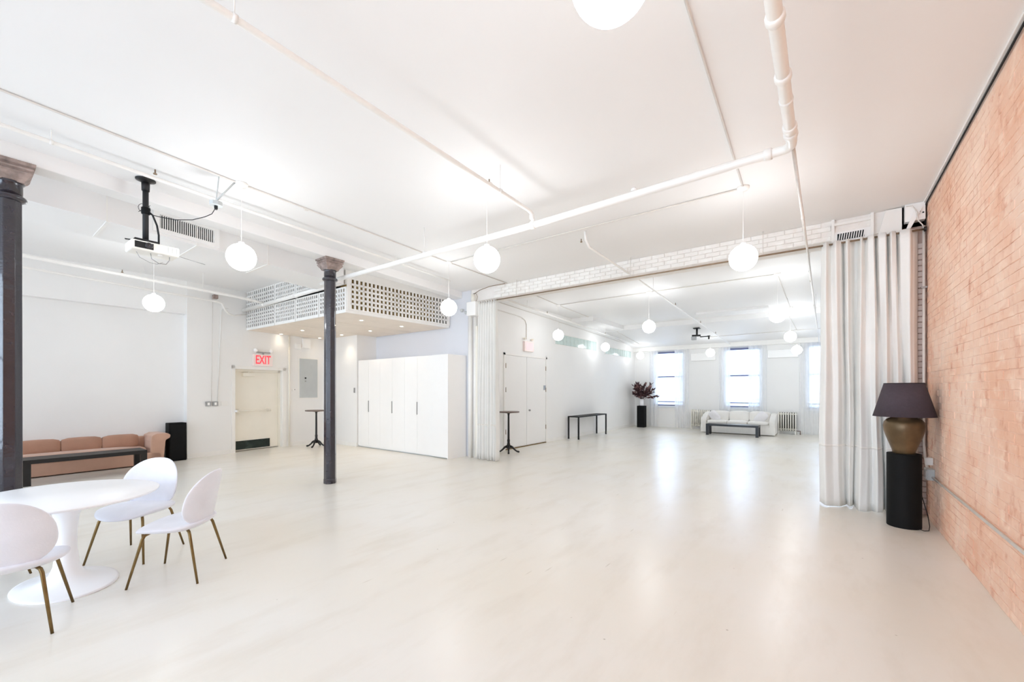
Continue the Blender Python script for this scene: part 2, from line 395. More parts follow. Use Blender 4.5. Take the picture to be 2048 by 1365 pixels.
# left wall: three stretches and a shallow niche behind the sofa, exit door opening Y 4.0-5.17
def wl(y0, y1, z0, z1, d0=0.0, d1=-.25):
    return [(xl(y0, d1), y0, z0), (xl(y0, d0), y0, z0), (xl(y1, d0), y1, z0), (xl(y1, d1), y1, z0),
            (xl(y0, d1), y0, z1), (xl(y0, d0), y0, z1), (xl(y1, d0), y1, z1), (xl(y1, d1), y1, z1)]
b = MB()
b.box(-11.75, -11.28, YB, 3.04, 0, 3.9); b.box(-11.6, -11.09, YB, 3.03, 3.14, 3.9); b.hexa(wl(3.03, 4.0, 0, 3.9, 0, -.5)); b.hexa(wl(4.0, 5.17, 2.0, 3.9)); b.hexa(wl(5.17, 7.1, 0, 3.9))
b.hexa(wl(3.9, 5.27, 0, 3.9, -.27, -.40))
struct('wall_left', b, 'wall')
# wall with the corner pier, alcove behind the cabinets and end by the white curtain
b = MB(); b.box(xl(6.38) - .3, -9.86, 6.36, 7.15, 0, 3.9)
struct('wall_corner', b, 'wall')
b = MB(); b.box(-9.9, XL2 - .0, 6.95, 7.15, 0, 3.9)
struct('wall_alcove', b, 'wallshade')
b = MB(); b.box(XL2 - .25, XL2, 7.15, YF + .2, 0, ZC)
struct('wall_rear_left', b, 'wall')
# far wall with three window openings
b = MB(); xs = [XL2 - .25]
for x in WINX: xs += [x - .6, x + .6]
xs.append(XR + .25)
for i in range(0, len(xs), 2): b.box(xs[i], xs[i + 1], YF, YF + .3, 0, ZC)
for x in WINX: b.box(x - .6, x + .6, YF, YF + .3, 3.05, ZC); b.box(x - .6, x + .6, YF + .12, YF + .3, 0, .84)
struct('wall_far', b, 'wall')
# back wall behind the camera, with the street windows
b = MB(); xs = [-11.8]
for x in BACKX: xs += [x - 1.1, x + 1.1]
xs.append(XR + .25)
for i in range(0, len(xs), 2): b.box(xs[i], xs[i + 1], YB - .3, YB, 0, 4.0)
for x in BACKX: b.box(x - 1.1, x + 1.1, YB - .3, YB, 3.4, 4.0); b.box(x - 1.1, x + 1.1, YB - .3, YB, 0, .5)
struct('wall_back', b, 'wall')

# brick wall on the right (bricks proud of smeared joints)
wr = struct('wall_right', MB().box(XR, XR + .25, YB - .2, YP + .3, 0, ZC), 'mortar', 'salmon exposed brick wall with smeared mortar', 'brick wall')
def proj(x, y, z):
    d = -x * S_ + y * C_; l = x * C_ + y * S_
    return CX + l / d * FPX, HY - (z - EYE) / d * FPX, d
BL, BH = .205, .068
cells = []
for r in range(int(ZC / BH)):
    z = r * BH; hdr = (r % 6 == 3); L_ = BL / 2 if hdr else BL; y = YP - .01 - (0 if r % 2 else L_ / 2)
    while y > YB:
        cells.append((y - L_ / 2, z + BH / 2, L_)); y -= L_
def vis(c):
    if c[0] < 1: return False
    px, py, d = proj(XR, c[0], c[1]); return px < 2070 and -10 < py < 1375
vc = sorted([c for c in cells if vis(c)], key=lambda c: c[0])[:296]
vs_ = set(vc)
bmeshes = {}
for L_ in (BL, BL / 2):
    for q in range(3):
        bb = rbox((.022, L_ - .007, BH - .007), .003, seg=1)
        rnd = random.Random(q * 7 + int(L_ * 1000)); bb.v = [(v[0] + rnd.uniform(-.0015, .0015), v[1] + rnd.uniform(-.003, .003), v[2] + rnd.uniform(-.003, .003)) for v in bb.v]
        me = bb.mesh('brick'); me.materials.append(M['brick']); bmeshes[(L_, q)] = me
rest = MB()
for c in cells:
    dx = random.uniform(-.003, .002)
    if c in vs_:
        o = bpy.data.objects.new('brick', bmeshes[(c[2], random.randrange(3))]); COL.objects.link(o); o.parent = wr
        o.location = (XR + .0075 + dx, c[0], c[1])
    else: rest.cbox((XR + .0075 + dx, c[0], c[1]), (.022, c[2] - .008 + random.uniform(-.003, .003), BH - .008 + random.uniform(-.002, .002)))
part('bricks', rest, 'brick', wr, kind='stuff')
# brick pier and bulkhead across the room
pr_ = struct('wall_pier', MB().box(.62, XR, YP + .04, 7.5, 0, ZC), 'pmortar', 'whitewashed brick pier behind the curtain', 'brick pier')
bme = rbox((.098, .02, BH - .012), .003, seg=1).mesh('brick'); bme.materials.append(M['pbrick'])
bme2 = rbox((.196, .02, BH - .012), .003, seg=1).mesh('brick'); bme2.materials.append(M['pbrick'])
for r in range(int(3.3 / BH)):
    z = (r + .5) * BH
    if r % 2: xs = [(XR - .10, bme2), (XR - .258, bme)]
    else: xs = [(XR - .05, bme), (XR - .208, bme2)]
    for x, me in xs:
        o = bpy.data.objects.new('brick', me); COL.objects.link(o); o.parent = pr_; o.location = (x, YP + .035, z)
bk = struct('wall_bulkhead', MB().box(XL2, XR, YP + .04, 7.35, 3.47, ZC + .1), 'wmortar', 'whitewashed brick bulkhead crossing the ceiling above the curtain rod', 'bulkhead')
wme = rbox((.196, .02, BH - .010), .003, seg=1).mesh('brick'); wme.materials.append(M['wbrick'])
for r in range(4):
    x = -5.6 + (r % 2) * .103
    while x < .05:
        o = bpy.data.objects.new('brick', wme); COL.objects.link(o); o.parent = bk
        o.location = (x, YP + .036 + random.uniform(-.001, .001), 3.47 + (r + .5) * (ZC - 3.47) / 4); x += .206
# rear room right wall
struct('wall_rear_right', MB().box(XR, XR + .25, 7.3, YF + .2, 0, ZC), 'wall')
# rear ceiling: dropped strip towards the windows, and side soffit
b = MB(); b.add([(XL2, 14.0, 3.58), (XR, 14.0, 3.58), (XR, YF, 3.2), (XL2, YF, 3.2), (XL2, 14.0, ZC + .05), (XR, 14.0, ZC + .05), (XR, YF, ZC + .05), (XL2, YF, ZC + .05)],
               [(3, 2, 1, 0), (4, 5, 6, 7), (0, 1, 5, 4), (1, 2, 6, 5), (2, 3, 7, 6), (3, 0, 4, 7)])
struct('trim_1', b, 'ceil', 'ceiling drop sloping to the far windows', 'ceiling drop')
struct('trim_2', MB().box(XL2, -5.62, 11.6, 14.02, 3.6, ZC + .02), 'ceil', 'shallow boxed duct along the rear left wall', 'soffit')
struct('trim_3', MB().box(-3.0, -1.2, 12.9, 13.6, 3.67, ZC + .02), 'ceil', 'raised access panel in the rear ceiling', 'panel', bevel=.01)
struct('trim_4', MB().box(XL2, XR, YF - .16, YF + .01, 3.06, 3.30), 'trimp', 'header band above the far windows', 'trim', bevel=.008)
# column-line beam, and boxed duct behind it (they share the slight skew of the columns)
COLA = (-5.99, .32); COLB = (-6.36, 3.62)
def cl(y, off=0.0): return COLA[0] + (COLB[0] - COLA[0]) * (y - COLA[1]) / (COLB[1] - COLA[1]) + off
def skew(y0, y1, o0, o1, z0, z1, fn=cl):
    return [(fn(y0, o0), y0, z0), (fn(y0, o1), y0, z0), (fn(y1, o1), y1, z0), (fn(y1, o0), y1, z0),
            (fn(y0, o0), y0, z1), (fn(y0, o1), y0, z1), (fn(y1, o1), y1, z1), (fn(y1, o0), y1, z1)]
struct('trim_5', MB().hexa(skew(YB, 6.95, -.11, .11, 3.585, ZC + .02)), 'ceil', 'white beam carried by the two iron columns', 'beam', bevel=.01)
def dl_(y, off=0.0): return -6.52 - .145 * (y - .41) + off
duct = struct('trim_6', MB().hexa(skew(YB, 4.3, -.80, 0, 3.44, 3.87, dl_)), 'ceil', 'boxed white duct running behind the columns with a vent grille', 'duct')
b = MB()
for y in (-1.5, .25, 1.05, 1.95, 2.9): b.hexa(skew(y, y + .03, -.80, .006, 3.434, 3.445, dl_)); b.hexa(skew(y, y + .012, -.01, .006, 3.44, 3.86, dl_))
part('batten', b, 'trimp', duct, kind='stuff')
# base boards
struct('baseboard_left', MB().hexa(wl(3.03, 3.98, 0, .10, .015, -.0)).hexa(wl(5.30, 6.36, 0, .10, .015, 0)).box(-11.28, -11.265, YB, 3.03, 0, .09), 'trimp')
struct('baseboard_rear', MB().box(XL2, XL2 + .015, 7.15, 8.14, 0, .1).box(XL2, XL2 + .015, 10.14, YF, 0, .1), 'trimp')
struct('baseboard_far', MB().box(XL2, WINX[0] - .6, YF - .015, YF, 0, .1).box(WINX[0] + .6, WINX[1] - .6, YF - .015, YF, 0, .1).box(WINX[1] + .6, WINX[2] - .6, YF - .015, YF, 0, .1), 'trimp')
struct('baseboard_corner', MB().box(xl(6.36), -9.86, 6.345, 6.36, 0, .1), 'trimp')
# pale trim and dark pipe where brick meets ceiling
struct('trim_7', MB().box(XR - .035, XR, YB, YP, ZC - .02, ZC), 'trimp', 'pale edge strip where brick meets ceiling', 'trim')
single('black_conduit', MB().tube([(XR - .016, YB, ZC - .035), (XR - .016, YP - .06, ZC - .035), (XR - .016, YP - .02, ZC - .1), (XR - .016, YP - .02, 3.45)], .008, 8), 'black',
       'thin dark conduit along the top of the brick wall', 'conduit', True)

# ------------------------------------------------------------------ doors
def lw(y, z, off=0.0): return (xl(y, off), y, z)
d1 = struct('door_1', MB().hexa(wl(4.0, 4.06, 0, 2.0, -.12, -.26)).hexa(wl(5.11, 5.17, 0, 2.0, -.12, -.26)).hexa(wl(4.0, 5.17, 1.94, 2.0, -.12, -.26)), 'cream',
            'cream exit door with push bar and dark kick plate', 'door')
part('door_leaf', MB().hexa(wl(4.06, 5.11, .02, 1.94, -.17, -.22)), 'cream', d1, bevel=.004)
part('jamb', MB().hexa(wl(5.155, 5.172, 0, 2.0, .0, -.2)).hexa(wl(3.998, 4.01, 0, 2.0, .0, -.2)), 'trimp', d1)
part('kick_plate', MB().hexa(wl(4.07, 4.90, .04, .25, -.160, -.17)), 'kick', d1)
b = MB(); b.tube([lw(4.12, .98, -.10), lw(4.85, .98, -.10)], .018, 8); b.hexa(wl(4.07, 4.17, .93, 1.03, -.09, -.17)); b.hexa(wl(4.82, 4.90, .95, 1.01, -.09, -.17))
part('push_bar', b, 'cream', d1, True)
part('door_closer', MB().hexa(wl(4.22, 4.5, 1.83, 1.91, -.08, -.17)).tube([lw(4.5, 1.9, -.12), lw(4.3, 1.93, -.02)], .008, 6), 'cream', d1)
part('door_knob', MB().sphere(lw(4.02, .99, .02), .03, 12, 8), 'vase', d1, True)
part('casing', MB().hexa(wl(3.93, 4.0, 0, 2.07, .012, 0)).hexa(wl(5.17, 5.25, 0, 2.07, .012, 0)).hexa(wl(3.93, 5.25, 2.0, 2.07, .012, 0)), 'trimp', d1)
# double door in the rear left wall
d2 = struct('door_2', MB().box(XL2 - .001, XL2 + .02, 8.14, 8.2, 0, 2.42).box(XL2 - .001, XL2 + .02, 10.08, 10.14, 0, 2.42).box(XL2 - .001, XL2 + .02, 8.14, 10.14, 2.37, 2.42), 'trimp',
            'flush white double door in the rear left wall', 'double door')
for y0, y1 in ((8.205, 9.13), (9.14, 10.075)):
    lf = part('door_leaf', MB().box(XL2 - .001, XL2 + .012, y0, y1, .03, 2.365), 'wall', d2, bevel=.004)
part('threshold', MB().box(XL2, XL2 + .03, 8.2, 10.08, 0, .022), 'brass', d2)
for y in (8.21, 10.07):
    for z in (.45, 1.5, 2.1): part('hinge', MB().tube([(XL2 + .02, y, z - .06), (XL2 + .02, y, z + .06)], .010, 8), 'bronze', d2, True)
part('knob', MB().sphere((XL2 + .05, 9.22, .95), .028, 12, 8).tube([(XL2, 9.22, .95), (XL2 + .05, 9.22, .95)], .01, 8), 'steel', d2, True)

# ------------------------------------------------------------------ windows
def window(n, x, far=True):
    y = YF + .14 if far else YB - .15
    hw = .6 if far else 1.1; z0, z1 = (.84, 3.05) if far else (.5, 3.4)
    wd = struct('window_%d' % n, MB().box(x - hw, x - hw + .06, y - .05, y + .05, z0, z1).box(x + hw - .06, x + hw, y - .05, y + .05, z0, z1).box(x - hw, x + hw, y - .05, y + .05, z1 - .06, z1).box(x - hw, x + hw, y - .05, y + .05, z0, z0 + .07), 'winf',
                'tall sash window', 'window')
    zm = 2.02
    part('meeting_rail', MB().box(x - hw + .06, x + hw - .06, y - .06, y + .0, zm - .03, zm + .02), 'winb', wd)
    part('lower_rail', MB().box(x - hw + .06, x + hw - .06, y - .06, y + .0, z0 + .16, z0 + .20), 'winb', wd)
    part('bottom_rail', MB().box(x - hw + .06, x + hw - .06, y - .07, y + .0, z0 + .03, z0 + .07), 'winb', wd)
    part('pane', MB().box(x - hw + .06, x + hw - .06, y - .022, y - .016, z0 + .07, zm - .03), 'glass', wd)
    part('pane', MB().box(x - hw + .06, x + hw - .06, y + .016, y + .022, zm, z1 - .06), 'glass', wd)
    return wd
for i, x in enumerate(WINX):
    wd = window(i + 1, x)
    wd['label'] = ['far window on the left behind the burgundy branches', 'middle far window above the white sofa', 'right far window half hidden by the grey curtain'][i]
    part('sill', MB().box(x - .66, x + .66, YF - .05, YF + .1, .80, .84), 'winf', wd, bevel=.006)
    part('apron_panel', MB().box(x - .6, x + .6, YF - .0, YF + .12, 0, .80), 'wall', wd)
    part('panel_mould', MB().box(x - .52, x + .52, YF - .012, YF, .1, .13).box(x - .52, x + .52, YF - .012, YF, .68, .71).box(x - .52, x - .49, YF - .012, YF, .1, .71).box(x + .49, x + .52, YF - .012, YF, .1, .71), 'trimp', wd)
    part('roller_shade', MB().tube([(x - .55, YF + .06, 2.98), (x + .55, YF + .06, 2.98)], .035, 10), 'winb', wd, True)
for i, x in enumerate(BACKX):
    wd = window(i + 4, x, False); wd['label'] = 'large street window behind the viewpoint'; wd['group'] = 'street windows'

# glass block strips high on rear left wall
def gblocks(n, y0, y1, z0, z1, lab):
    g = thing('glass_block_panel', lab, 'glass blocks', (XL2, (y0 + y1) / 2, z0))
    part('frame', MB().box(XL2 - .0, XL2 + .012, y0 - .03, y1 + .03, z0 - .02, z0).box(XL2, XL2 + .012, y0 - .03, y1 + .03, z1, z1 + .02).box(XL2, XL2 + .012, y0 - .03, y0, z0, z1).box(XL2, XL2 + .012, y1, y1 + .03, z0, z1), 'trimp', g)
    wv = (y1 - y0) / n; me = rbox((.02, wv - .012, z1 - z0 - .012), .008, seg=2).mesh('glass_block'); me.materials.append(M['gblock'])
    for k in range(n):
        o = bpy.data.objects.new('glass_block', me); COL.objects.link(o); o.parent = g
        o.location = (0.004, y0 + (k + .5) * wv - (y0 + y1) / 2, (z1 - z0) / 2)
gblocks(12, 10.6, 13.36, 2.85, 3.16, 'long strip of pale green glass blocks nearer the double door')
gblocks(11, 14.1, 16.6, 2.80, 3.06, 'strip of pale green glass blocks nearer the far window wall')

# ------------------------------------------------------------------ perforated box over the exit corner
BX0, BX1, BY, BZ = -11.6, -7.12, 4.38, 2.94
ply = thing('perforated_box', 'white perforated lattice box hanging from the ceiling over the exit corner', 'lattice box', (-9.2, 5.5, BZ))
def lattice(p0, p1, z0, z1, nc, nr, mb, th=.02, bar=.4, m0=.06, mz=.06):
    """holes nc x nr in a panel from p0 to p1"""
    p0, p1 = Vector((*p0, 0)), Vector((*p1, 0)); L_ = (p1 - p0).length; t = (p1 - p0) / L_; nrm = Vector((t.y, -t.x, 0)) * th
    def q(a0, a1, b0, b1):
        P = [p0 + t * a0, p0 + t * a1, p0 + t * a1 + nrm, p0 + t * a0 + nrm]
        mb.hexa([(v.x, v.y, b0) for v in P] + [(v.x, v.y, b1) for v in P])
    q(0, L_, z0, z0 + mz); q(0, L_, z1 - mz, z1)
    cw = (L_ - 2 * m0) / nc; ch = (z1 - z0 - 2 * mz) / nr
    q(0, m0 - cw * bar * .0, z0 + mz, z1 - mz); q(L_ - m0, L_, z0 + mz, z1 - mz)
    for i in range(1, nc): a = m0 + i * cw; q(a - cw * bar / 2, a + cw * bar / 2, z0 + mz, z1 - mz)
    q(m0, m0 + cw * bar / 2, z0 + mz, z1 - mz); q(L_ - m0 - cw * bar / 2, L_ - m0, z0 + mz, z1 - mz)
    for i in range(1, nr): a = z0 + mz + i * ch; q(m0, L_ - m0, a - ch * bar / 2, a + ch * bar / 2)
# the long face towards the windows side: X = BX1, from BY to the alcove wall
b = MB(); lattice((BX1, BY), (BX1 + .10, 6.93), BZ + .05, 3.60, 27, 6, b, .02, .42, .07, .03); b.hexa([(BX1 - .02, BY, 3.59), (BX1, BY, 3.59), (BX1 + .10, 6.93, 3.59), (BX1 + .08, 6.93, 3.59), (BX1 - .02, BY, ZC), (BX1, BY, ZC), (BX1 + .10, 6.93, ZC), (BX1 + .08, 6.93, ZC)]); b.hexa([(BX1 - .02, BY, BZ), (BX1 + .0, BY, BZ), (BX1 + .10, 6.93, BZ), (BX1 + .08, 6.93, BZ), (BX1 - .02, BY, BZ + .05), (BX1, BY, BZ + .05), (BX1 + .10, 6.93, BZ + .05), (BX1 + .08, 6.93, BZ + .05)])
part('lattice_panel', b, 'trimp', ply)
# the face towards the sofa: four panels, two tiers
def byl(x): return BY - .10 * (BX1 - x) / 4.4
for xa, xb, nc in ((-11.62, -9.85, 17), (-9.83, -8.95, 11), (-8.93, -8.05, 11), (-8.03, -7.12, 11)):
    b = MB(); lattice((xa, byl(xa)), (xb, byl(xb)), BZ + .03, 3.42, nc, 5, b, .02, .42, .03, .03)
    b.hexa([(xa, byl(xa) - .02, BZ), (xb, byl(xb) - .02, BZ), (xb, byl(xb), BZ), (xa, byl(xa), BZ), (xa, byl(xa) - .02, BZ + .05), (xb, byl(xb) - .02, BZ + .05), (xb, byl(xb), BZ + .05), (xa, byl(xa), BZ + .05)])
    part('lattice_panel', b, 'trimp', ply)
    b = MB(); lattice((xa, byl(xa)), (xb, byl(xb)), 3.46, 3.86, nc, 4, b, .02, .42, .03, .02)
    part('lattice_panel', b, 'trimp', ply)
# inner liners seen through the holes
part('inner_liner', MB().box(-7.5, -7.46, BY + .1, 6.9, BZ + .03, 3.7), 'tan_in', ply)
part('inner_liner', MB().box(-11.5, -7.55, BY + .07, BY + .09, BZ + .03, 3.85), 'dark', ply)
# underside boards with joints along Y, and downlights
bx = [-11.62, -10.8, -9.6, -8.3, BX1 - .0]
for i in range(4): part('soffit_board', MB().slab([(bx[i] + .014, byl(bx[i])), (bx[i + 1] - .014, byl(bx[i + 1])), (bx[i + 1] - .014 + (.1 if i == 3 else 0), 6.93), (bx[i] + .014, 6.93)], BZ + .002, BZ + .025), 'soffit', ply)
part('joint_strip', MB().slab([(-11.6, 4.4), (BX1 - .01, 4.4), (BX1 + .07, 6.9), (-11.6, 6.9)], BZ + .006, BZ + .012), 'lacquer', ply)
for x in (-11.25, -10.15, -8.9, -7.7):
    for y in (5.07, 6.1):
        rg = part('downlight', MB().lathe([(.035, -.004), (.055, -.004), (.058, 0), (.035, .012)], (x, y, BZ), 20, closed=True), 'trimp', ply, True)
        part('lit_bulb', MB().lathe([(.001, -.002), (.036, -.002), (.036, .01)], (x, y, BZ), 16), 'dl', rg, True)
        sp = bpy.data.lights.new('downlight_beam', 'SPOT'); sp.energy = 9 if x > -11 else 2; sp.color = (1, .86, .66); sp.spot_size = 1.9; sp.spot_blend = 1.0; sp.shadow_soft_size = .05
        so = bpy.data.objects.new('downlight_beam', sp); COL.objects.link(so); so.parent = rg; so.location = Vector((x, y, BZ - .03)) - root_loc(rg)

# ------------------------------------------------------------------ cabinet run
cb = thing('wardrobe', 'long white flush wardrobe filling the alcove under the lattice box', 'wardrobe', (-8.2, 6.65, 0))
part('carcass', MB().box(-9.84, -6.5, 6.41, 6.93, .02, 2.27), 'lacquer', cb, bevel=.004)
part('plinth', MB().box(-9.8, -6.52, 6.44, 6.92, 0, .04), 'greym', cb)
ed = [-9.84, -9.375, -8.9, -8.42, -7.95, -7.5, -6.98]
for i in range(6):
    dr = part('door', MB().box(ed[i] + .0018, ed[i + 1] - .0018, 6.385, 6.41, .05, 2.265), 'lacquer', cb)
    if i % 2 == 0: part('handle', MB().box(ed[i + 1] - .013, ed[i + 1] + .005, 6.372, 6.386, .93, 1.22), 'steel', dr)
dr = part('end_door', MB().box(-6.972, -6.5, 6.36, 6.41, .03, 2.27), 'lacquer', cb)
part('handle', MB().box(-6.986, -6.974, 6.372, 6.386, .91, 1.22), 'steel', dr)
part('side_panel', MB().box(-6.5, -6.482, 6.36, 6.93, 0, 2.27), 'lacquer', cb)

# ------------------------------------------------------------------ iron columns
def column(x, y, lab):
    c = thing('iron_column', lab, 'column', (x, y, 0))
    part('shaft', MB().lathe([(.098, 0), (.098, .07), (.094, .08), (.088, 3.26)], (0, 0, 0), 8, rot=PI / 8), 'iron', c, local=True, bevel=.006)
    part('neck_ring', MB().lathe([(.088, 3.235), (.112, 3.25), (.118, 3.265), (.112, 3.28), (.09, 3.295)], (0, 0, 0), 24), 'iron', c, True, local=True)
    part('neck', MB().lathe([(.090, 3.29), (.090, 3.39), (.105, 3.41)], (0, 0, 0), 24), 'iron', c, True, local=True)
    b = MB()
    prof = [(.092, 3.405), (.100, 3.425), (.112, 3.445), (.128, 3.462), (.140, 3.485), (.142, 3.500), (.132, 3.503), (.132, 3.512), (.148, 3.520), (.150, 3.535), (.138, 3.540), (.138, 3.548), (.158, 3.556), (.160, 3.585)]
    b.lathe([(r * 1.4142, z) for r, z in prof], (0, 0, 0), 4, rot=PI / 4)
    part('capital', b, 'brassy', c, local=True, bevel=.006)
    return c
c2 = column(COLB[0], COLB[1], 'black cast iron column standing near the room centre')
c1 = column(COLA[0] - .02, COLA[1] - .02, 'black cast iron column at the left behind the white table')

# ------------------------------------------------------------------ pendants
GR = .142
def pendant(x, y, z, zc, lab, grp=None, disc=True):
    p = thing('globe_pendant', lab, 'pendant lamp', (x, y, z - GR), 0, grp)
    part('globe', MB().sphere((0, 0, GR), GR, 32, 18), 'globe2' if (y > 8 and x < -5) or y > 15 else ('globe3' if y > 8 else 'globe'), p, True, local=True)
    part('fitter', MB().lathe([(.028, 2 * GR - .008), (.028, 2 * GR + .02), (.006, 2 * GR + .03)], (0, 0, 0), 16), 'pipe', p, True, local=True)
    part('cord', MB().tube([(0, 0, 2 * GR + .02), (0, 0, zc - z + GR - .03)], .003, 6), 'pipe', p, local=True)
    h = zc - z + GR
    part('canopy', MB().lathe([(.004, h - .045), (.045, h - .04), (.062, h - .02), (.062, h)], (0, 0, 0), 20), 'pipe', p, True, local=True)
    return p
PEN = [(-.60, 1.38, 2.95, ZC, 'globe pendant cut off by the top edge of the photo'),
       (-5.04, 1.86, 2.93, ZC, 'globe pendant just right of the vent grille and projector'),
       (-2.93, 3.46, 2.91, ZC, 'globe pendant below the white pipe tee, near the ceiling centre'),
       (-.72, 5.20, 2.95, ZC, 'large globe pendant left of the grey curtain top'),
       (-8.87, 1.98, 2.93, 3.86, 'globe pendant above the tan sofa wall'),
       (-5.25, 5.17, 2.93, ZC, 'globe pendant at the right end of the lattice box'),
       (-.73, 9.46, 2.93, ZC, 'largest rear globe, first one behind the curtain rod at right'),
       (-3.20, 9.46, 2.93, ZC, 'rear globe in line above the burgundy branches, middle of its row'),
       (-5.60, 9.5, 2.93, ZC, 'rear globe nearest the double door by the glass blocks'),
       (-.75, 13.5, 2.93, ZC, 'rear globe in second row left of the grey curtain edge'),
       (-5.9, 13.1, 2.93, ZC, 'rear globe between the two glass block strips'),
       (-.70, 15.7, 2.735, 3.36, 'rear globe above the radiator right of the sofa'),
       (-3.2, 15.8, 2.79, 3.35, 'small rear globe between left and middle far windows'),
       (-5.82, 16.2, 2.84, 3.30, 'small rear globe in the far left corner by the vase')]
for x, y, z, zc, lab in PEN: pendant(x, y, z, zc, lab)

# ------------------------------------------------------------------ pipes and conduits
def pipe_thing(name, lab, pts, r, m='pipe', heads=(), rings=(), hang=(), n=12, extra=None):
    t = thing(name, lab, 'pipe' if r > .015 else 'conduit', pts[0])
    part('pipe_run', MB().tube(pts, r, n), m, t, True)
    for h in heads:
        hd = part('sprinkler_head', MB().lathe([(.004, .0), (.016, .002), (.016, .012), (.007, .016), (.007, .05)], (h[0], h[1], h[2]), 10), 'bronze', t, True)
    for p, ax in rings:
        d = {'x': (.028, 0, 0), 'y': (0, .028, 0), 'z': (0, 0, .028)}[ax]; p = Vector(p); d = Vector(d)
        part('coupling', MB().tube([p - d, p - d * .6, p + d * .6, p + d], [r * 1.12, r * 1.28, r * 1.28, r * 1.12], n), m, t, True)
    for p, zt in hang:
        b = MB(); b.tube([(p[0], p[1], p[2] + r), (p[0], p[1], zt)], .004, 6); b.lathe([(r + .003, -.01), (r + .006, -.01), (r + .006, .01), (r + .003, .01)], (p[0], p[1], p[2]), 12, closed=True) if False else b.tube([(p[0], p[1] - .012, p[2]), (p[0], p[1] + .012, p[2])], r * 1.15, 10)
        part('hanger', b, m, t, True)
    return t
ZP = 3.36
el = [(-.2, 3.76 , ZP), (-.205, 3.81, ZP), (-.235, 3.85, ZP), (-.28, 3.86, ZP)]
pipe_thing('sprinkler_main', 'thick white sprinkler main with a bend, near the right of the ceiling', [(-.2, YB, ZP), (-.2, 1.0, ZP)] + el + [(-2.6, 3.86, ZP - .03), (-6.3, 3.88, ZP), (-7.1, 3.88, ZP)], .036,
           rings=[((-.2, 2.46, ZP), 'y'), ((-.2, 2.95, ZP), 'y'), ((-.2, 3.55, ZP), 'y'), ((-.2, 3.65, ZP), 'y'), ((-2.60, 3.86, ZP - .03), 'x'), ((-.36, 3.86, ZP), 'x')],
           hang=[((-.2, 1.0, ZP), ZC), ((-.2, 3.2, ZP), ZC), ((-4.4, 3.87, ZP), ZC)])
pipe_thing('sprinkler_branch', 'white branch pipe crossing the upper left ceiling to the tee', [(-2.52, YB, 3.49), (-2.53, .8, 3.49), (-2.6, 3.78, 3.47), (-2.6, 3.84, 3.45), (-2.6, 3.86, 3.40), (-2.6, 3.86, ZP)], .021,
           heads=[(-2.68, 3.2, 3.55)], rings=[((-2.6, 3.84, 3.42), 'z')], hang=[((-2.53, .9, 3.49), ZC), ((-2.58, 3.25, 3.475), ZC)])
pipe_thing('sprinkler_drop_line', 'thin pinkish white pipe running back from the bend to the grey curtain', [(-.2, 3.84, 3.40), (-.19, 6.9, 3.38), (-.15, 16.4, 3.03)], .014, 'conduit',
           rings=[((-.195, 5.6, 3.39), 'y'), ((-.19, 8.6, 3.32), 'y'), ((-.18, 10.6, 3.24), 'y'), ((-.17, 13, 3.16), 'y')], hang=[((-.19, 8.0, 3.345), ZC), ((-.17, 12.0, 3.2), ZC)])
pipe_thing('sprinkler_branch', 'white pipe running back along the rear room centre with small heads', [(-2.7, 5.32, ZC), (-2.7, 5.34, 3.62), (-2.7, 5.45, 3.54), (-2.7, 7.4, 3.49), (-2.76, 16.9, 3.15)], .017,
           heads=[(-2.78, 5.36, 3.60), (-2.72, 7.35, 3.51), (-2.74, 9.9, 3.44), (-2.76, 12.4, 3.36), (-2.78, 14.5, 3.29)], hang=[((-2.72, 8.3, 3.455), ZC), ((-2.75, 13.0, 3.29), ZC)])
pipe_thing('sprinkler_branch', 'white pipe along the rear left wall above the double door', [(-5.95, 7.4, 3.62), (-6.05, 16.9, 3.27)], .02,
           heads=[(-5.95, 7.6, 3.63), (-6.0, 9.6, 3.57), (-6.03, 13.4, 3.43)], hang=[((-5.96, 8.6, 3.576), ZC), ((-6.0, 11.5, 3.47), ZC), ((-6.02, 14.6, 3.355), 3.5)])
pipe_thing('sprinkler_branch', 'white pipe just right of the column beam passing the projector', [(-5.22, YB, 3.62), (-5.27, .2, 3.62), (-5.58, 3.2, 3.62), (-5.85, 5.8, 3.62)], .018,
           heads=[(-5.33, 1.2, 3.64)], hang=[((-5.3, .5, 3.62), ZC), ((-5.7, 4.4, 3.62), ZC)])
pipe_thing('sprinkler_branch', 'thick white pipe high along the sofa wall', [(-8.8, YB, 3.5), (-9.55, .6, 3.5), (-10.1, 3.6, 3.5), (-10.15, 4.0, 3.48), (-10.15, byl(-10.2) - .12, 3.45)], .03,
           heads=[(-9.75, 1.75, 3.53)], hang=[((-9.4, -.3, 3.5), 3.86), ((-10.0, 3.0, 3.5), 3.86)])
pipe_thing('wall_pipe', 'thinner white pipe along the sofa wall stepping down beside the lattice box', [(-9.5, YB, 3.45), (-10.2, .65, 3.45), (-10.78, 3.5, 3.45), (-10.82, 3.6, 3.44), (-10.83, 3.63, 3.38), (-10.84, 3.68, 3.29), (-10.9, 3.76, 3.24), (-10.98, 3.9, 3.22), (-11.05, byl(-11.1) - .10, 3.3)], .022,
           hang=[((-10.52, 2.2, 3.45), 3.86)])
pipe_thing('sprinkler_main', 'white pipe slung along the sofa side of the lattice box', [(-11.3, byl(-11.3) - .1, 3.41), (-7.1, byl(-7.1) - .12, 3.47)], .042,
           rings=[((-8.75, byl(-8.75) - .115, 3.447), 'x'), ((-10.15, byl(-10.1) - .11, 3.427), 'x')], hang=[((-10.7, byl(-10.7) - .105, 3.42), 3.86)])
